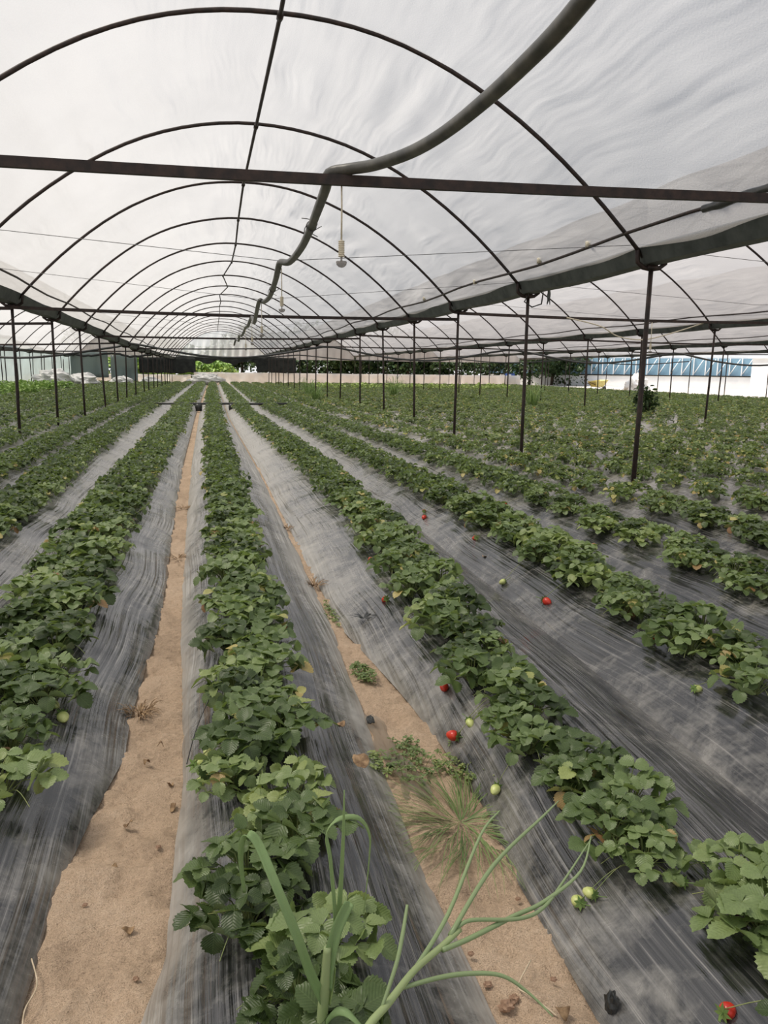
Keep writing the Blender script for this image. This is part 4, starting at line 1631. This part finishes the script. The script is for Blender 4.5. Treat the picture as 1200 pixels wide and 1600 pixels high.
weed_patch((0.80, 3.02, -0.20), 70, 0.11, 0.20, 'patch of small-leaved green weeds in the sand path behind the grass tuft', 4, 0.016)
weed_patch((1.00, 2.95, -0.19), 55, 0.12, 0.16, 'small-leaved weeds creeping onto the plastic right of the sand path', 5, 0.016)
weed_patch((0.78, 4.02, -0.19), 50, 0.06, 0.14, 'bright green weeds where the right-hand sand path narrows', 6, 0.018)
weed_patch((0.66, 2.98, -0.18), 26, 0.05, 0.12, 'small weeds against the edge of the middle bed plastic', 8, 0.016)
weed_patch((1.12, 2.72, -0.14), 16, 0.07, 0.08, 'little weed rosettes on the grey plastic right of the grass tuft', 9, 0.015)
weed_patch((0.76, 5.1, -0.20), 22, 0.03, 0.3, 'thin line of weeds in the narrow right furrow', 10, 0.018)

# dry debris, leaves, stones, roots
tuft('dry_debris', (-0.40, 3.74, -0.19), 60, 0.09, 0.2, M['dry'], 'heap of dry brown leaf stalks at the plastic edge in the wide sand path', 'debris', 0.007, .6, seed=7)
tuft('dry_debris', (0.74, 5.9, -0.19), 40, 0.12, 0.2, M['dry'], 'dry brown stalks lying in the narrow right furrow', 'debris', 0.007, .5, seed=8)


tuft('dry_debris', (-0.36, 7.0, -0.19), 40, 0.10, 0.25, M['dry'], 'flat scatter of dry stalks in the wide sand path behind the debris heap', 'debris', 0.006, .25, seed=31)
tuft('dry_debris', (-0.41, 9.6, -0.19), 40, 0.12, 0.3, M['dry'], 'farthest scatter of dry stalks in the wide sand path', 'debris', 0.007, .25, seed=32)
tuft('dry_debris', (0.75, 8.2, -0.19), 40, 0.10, 0.25, M['dry'], 'second scatter of dry stalks farther along the narrow right furrow', 'debris', 0.007, .3, seed=33)


def dry_leaf(loc, s, label, seed, m='dry'):
    rr = random.Random(seed)
    rows = []
    for i in range(6):
        t = i / 5
        w = math.sin(math.pi * (t * .9 + .05)) * s * .45
        rows.append([(a * w, (t - .5) * s * 1.2, .35 * abs(a) * w + .012 * math.sin(t * 5 + seed) + rr.uniform(0, .003)) for a in (-1, -.5, 0, .5, 1)])
    mb = MB()
    mb.grid(rows)
    o = mb.build('dry_leaf', M[m])
    o.location = loc
    o.rotation_euler = (rr.uniform(-.2, .2), rr.uniform(-.2, .2), rr.uniform(0, 6))
    o.modifiers.new('t', 'SOLIDIFY').thickness = 0.001
    tag(o, label, 'dry leaf', 'fallen dry leaves')


dry_leaf((-0.36, 2.78, -0.195), .032, 'small curled brown leaf in the middle of the wide sand path', 1)
dry_leaf((-0.38, 2.51, -0.195), .030, 'tiny pale leaf scrap nearer than the curled leaf in the sand', 2)
dry_leaf((-0.22, 3.04, -0.195), .025, 'brown leaf scrap beside the middle bed edge in the sand', 3)
dry_leaf((-0.20, 2.86, -0.195), .028, 'crumpled grey leaf scrap by the middle bed edge', 4)
dry_leaf((-0.28, 3.40, -0.195), .025, 'brown leaf scrap in the sand nearer than the debris heap', 5)
dry_leaf((-0.33, 3.25, -0.195), .03, 'thin brown leaf scrap in the centre of the sand path before the debris heap', 6)
dry_leaf((0.52, 2.72, 0.0), .075, 'dry orange-brown leaf on the plastic at the right of the middle bed', 7)
dry_leaf((0.49, 3.05, -0.0), .05, 'brown shrivelled leaf on the right side of the middle bed plastic', 8)
dry_leaf((-0.30, 2.2, -0.195), .03, 'small brown leaf scrap near the front of the wide sand path', 9)
dry_leaf((2.28, 6.2, -0.1), .06, 'dry brown leaf on the plastic between the second and third right beds', 10)
dry_leaf((0.86, 1.62, -0.17), .045, 'shrivelled dark leaf at the bottom of the right sand path', 11)


def stone(loc, s, label, seed):
    o = crumple('stone', (0, 0, 0), (s, s * .8, s * .6), M['stone'], label, 'stone', seed, 7)
    o.location = loc
    o['group'] = 'small stones and clods'


for i, (x, y, s, lb) in enumerate([(0.735, 1.70, .022, 'largest brown clod at the front of the right sand path'), (0.765, 1.72, .014, 'small clod right of the largest one in the right sand path'),
                                   (0.71, 1.78, .012, 'small clod behind the largest one in the right sand path'), (0.70, 1.90, .010, 'tiny clod against the middle bed plastic'),
                                   (0.93, 2.1, .009, 'tiny clod by the right plastic edge of the right sand path'), (0.90, 1.76, .010, 'tiny clod near the pale root'),
                                   (-0.24, 2.62, .010, 'tiny pale stone by the middle bed in the wide sand path'), (-0.45, 2.35, .008, 'tiny stone left in the wide sand path'),
                                   (-0.26, 2.0, .009, 'tiny dark clod near the front right of the wide sand path')]):
    stone((x, y, -.2), s, lb, i)
rt = wire('dry_root', smooth_path([(0.86, 1.83, -.19), (0.83, 1.79, -.175), (0.80, 1.76, -.18), (0.785, 1.74, -.19), (0.80, 1.70, -.18), (0.83, 1.67, -.19), (0.85, 1.63, -.19)]), 0.0022,
          'thin pale dry root lying on the sand at the front right', 'white_twig', 'root')
wire('dry_root', smooth_path([(-0.56, 2.12, -.185), (-0.52, 2.0, -.175), (-0.535, 1.92, -.18), (-0.52, 1.82, -.19)]), 0.0022, 'thin pale dry stalk at the front left edge of the sand path', 'white_twig', 'root')
wire('dry_root', smooth_path([(-0.06, 3.35, 0.03), (-0.10, 3.28, -0.03), (-0.13, 3.15, -0.07), (-0.15, 3.02, -0.10)]), 0.0025, 'thin black runner stem on the left shoulder of the middle bed', 'black_pe', 'stem')

# torn strip of clear film on the sand, black scrap
rows = []
for i in range(24):
    t = i / 23
    y = 2.72 + t * .78
    cx = 0.76 - 0.05 * t + .01 * math.sin(t * 9)
    w = 0.055 * (1 - .3 * t) + .008 * math.sin(t * 23)
    rows.append([(cx + (a / 6 - .5) * 2 * w, y, -0.186 + .010 * math.sin(a * 2.1 + t * 6)) for a in range(7)])
sheet('torn_plastic_strip', rows, M['film_clear'], 'torn strip of clear plastic lying on the right sand path among the weeds', 'plastic scrap', uvs=[(p[0] * 3, p[1]) for r in rows for p in r])
crumple('plastic_scrap', (0.99, 1.60, -0.15), (.018, .02, .035), M['black_pe'], 'crumpled black plastic scrap at the bottom of the right sand path', 'plastic scrap', 3, 8)
crumple('plastic_scrap', (0.70, 3.42, -0.17), (.02, .035, .015), M['black_pe'], 'small dark plastic scrap on the edge of the middle bed by the sand', 'plastic scrap', 4, 8)
tag(tuft('torn_film_flap', (0.93, 4.75, -0.10), 9, 0.12, 0.1, M['black_pe'], 'x', 'plastic scrap', 0.02, .3, seed=12), 'dark torn flap of mulch film on the first right bed')

# supply pipe across the beds with dark fittings
hp = empty('supply_pipe', (0.3, 31.6, 0.0))
tag(hp, 'black supply pipe lying across the beds far down the main tunnel', 'pipe')
mb = MB()
mb.tube([(-2.9, 0, .14), (-1.6, 0, 0.12), (0, 0, .13), (1.5, 0, .12), (3.2, 0, .14)], 0.045, 8)
mb.build('pipe', M['black_pe'], hp)
for x in (-1.05 - .3, -.9, 0.42 - .02):
    mb = MB()
    mb.lathe([(0.0, .12), (.12, .12), (.14, 0.0), (.12, -.16), (0, -.16)], (x, -.05, 0), 10)
    mb.build('fitting', M['black_pe'], hp)

# ------------------------------------------------------------------ weeds, lettuces and shrubs in the field
def leaf_cloud(rng, n, c, s, size, hue, lod=2, flat=.3):
    d = rng.normal(0, 1, (n, 3))
    d /= np.linalg.norm(d, axis=1)[:, None]
    r = rng.uniform(.55, 1.0, n) ** .6
    nz = np.array([noise.noise(Vector(x) * 2.3 + Vector(c)) for x in d])
    p = np.array(c) + d * (r * (1 + .5 * nz))[:, None] * np.array(s)
    ln = size * rng.uniform(.6, 1.3, n)
    return leaflets(p, rng.uniform(0, 6.28, n), rng.uniform(-.4, 1.1, n), rng.normal(0, .5, n), ln, ln * .8, np.clip(rng.normal(hue, .1, n), 0, .8), lod)


def clump(name, parent, parts, m):
    V, Q, U, H = [], [], [], []
    o_ = 0
    for v, q, u, h in parts:
        V.append(v)
        Q.append(q + o_)
        U.append(u)
        H.append(h)
        o_ += len(v)
    return link(name, mesh_np(name, np.concatenate(V), np.concatenate(Q), m, np.concatenate(U), np.concatenate(H)), parent)


def bush(name, loc, s, n, size, m, label, cat, seed, hue=.4, blobs=5):
    rng = np.random.RandomState(seed)
    o = empty(name, loc)
    tag(o, label, cat)
    parts = []
    for b in range(blobs):
        c = (rng.uniform(-.5, .5) * s[0], rng.uniform(-.4, .4) * s[1], s[2] * rng.uniform(.35, .75))
        parts.append(leaf_cloud(rng, n // blobs, c, (s[0] * .55, s[1] * .55, s[2] * .42), size, hue))
    clump('foliage', o, parts, m)
    mb = MB()
    for b in range(4):
        a = b * 1.6
        mb.tube([(0, 0, -.1), (math.cos(a) * s[0] * .2, math.sin(a) * s[1] * .2, s[2] * .4), (math.cos(a) * s[0] * .35, math.sin(a) * s[1] * .35, s[2] * .8)], [s[2] * .02, s[2] * .015, s[2] * .008], 5)
    mb.build('stems', M['bark'], o)
    return o


bush('leafy_shrub', (15.3, 25.3, 0.0), (.5, .5, 1.05), 420, .13, M['tree'], 'dark leafy shrub growing among the strawberries behind the nearest right-hand post', 'shrub', 3)
for i, (x, y, h, lb) in enumerate([(13.3, 31, .8, 'tall grassy weed clump in the field right of the second right-hand post'), (10.2, 44, .9, 'tall grassy weed clump farther back in the right field'),
                                   (5.5, 46, .8, 'grassy weed clump at the foot of a distant right-hand post'), (4.9, 38, .6, 'grassy weed clump among the right-hand posts in the main tunnel')]):
    tuft('tall_weed', (x, y, 0), 90, h, .5, M['weed'], lb, 'weed', .025, 1.6, seed=20 + i)

lr = random.Random(9)
li = 0
for x in np.arange(8.2, 24.5, 0.95):
    xx, yy = x + lr.uniform(-.2, .2), 62 + lr.uniform(-.6, .6)
    rng = np.random.RandomState(int(x * 10))
    v, q, u, h = leaf_cloud(rng, 60, (0, 0, .3), (.42, .42, .22), .22, .5)
    o = link('lettuce_plant', mesh_np('lettuce_plant', v, q, M['lettuce'], u, h))
    o.location = (xx, yy, -.02)
    tag(o, 'pale yellow-green leafy plant in the row near the far skirt, %s from the left' % ordinal(li), 'plant', 'pale leafy plants in the far row')
    li += 1

# bright weeds along the left side
rng = np.random.RandomState(77)
parts = []
for i in range(70):
    y = rng.uniform(34, 58)
    x = -13.2 + rng.uniform(0, 3.6) * (1 if y > 40 else .6)
    parts.append(leaf_cloud(rng, 60, (x, y, .28), (.6, .6, .35), .2, .5))
o = clump('green_weeds', None, parts, M['bright_shrub'])
tag(o, 'bright green weeds growing along the foot of the left curtain wall', 'weeds', kind='stuff')

bush('shrub', (-1.9, 89.5, -.2), (4.6, 2.0, 2.7), 1500, .42, M['bright_shrub'], 'bright green shrub seen through the opening at the far end', 'shrub', 8, .5, 9)
bush('shrub', (-9.0, 90.5, -.2), (4.0, 2.0, 3.2), 900, .42, M['bright_shrub'], 'green shrub beyond the far left end', 'shrub', 9, .5, 7)


def tree(loc, h, w, label, seed, m='tree', n=2600):
    rng = np.random.RandomState(seed)
    o = empty('tree', loc)
    tag(o, label, 'tree', 'trees beyond the far end')
    mb = MB()
    mb.tube([(0, 0, -.2), (.1, 0, h * .3), (0, .1, h * .7)], [.22, .17, .08], 8)
    for a in (0.4, 2.2, 4.1, 5.3):
        mb.tube([(0, 0, h * .35), (math.cos(a) * w * .4, math.sin(a) * w * .3, h * .65)], [.1, .04], 6)
    mb.build('trunk', M['bark'], o)
    parts = []
    for b in range(8):
        c = (rng.uniform(-.45, .45) * w, rng.uniform(-.3, .3) * w, h * rng.uniform(.25, .8))
        parts.append(leaf_cloud(rng, n // 8, c, (w * .42, w * .4, h * .26), .42, .3))
    clump('crown', o, parts, M[m])


TL = [(-6, 95), (3.5, 100), (7, 96), (11, 99), (15, 95), (19.5, 98), (24, 96), (28, 99), (32, 96), (36, 100), (41, 97), (46, 101), (50, 104), (-13, 97)]
TD = ['behind the far left end', 'behind the dark net at the far end', 'left of centre beyond the far skirt', 'second left of centre beyond the far skirt', 'dense, beyond the far skirt behind the right posts',
      'sixth from the left beyond the far skirt', 'seventh from the left beyond the far skirt', 'eighth from the left beyond the far skirt', 'ninth from the left beyond the far skirt',
      'tenth from the left, behind the blue crate', 'dark, left of the long glazed building', 'dark, nearest the left end of the glazed building', 'dark, overlapping the glazed building', 'at the far left corner']
for i, ((x, y), dd) in enumerate(zip(TL, TD)):
    tree((x, y, -.2), 6.0 + (i * 37 % 7) * .25, 6.6, 'dark evergreen tree ' + dd, 40 + i)
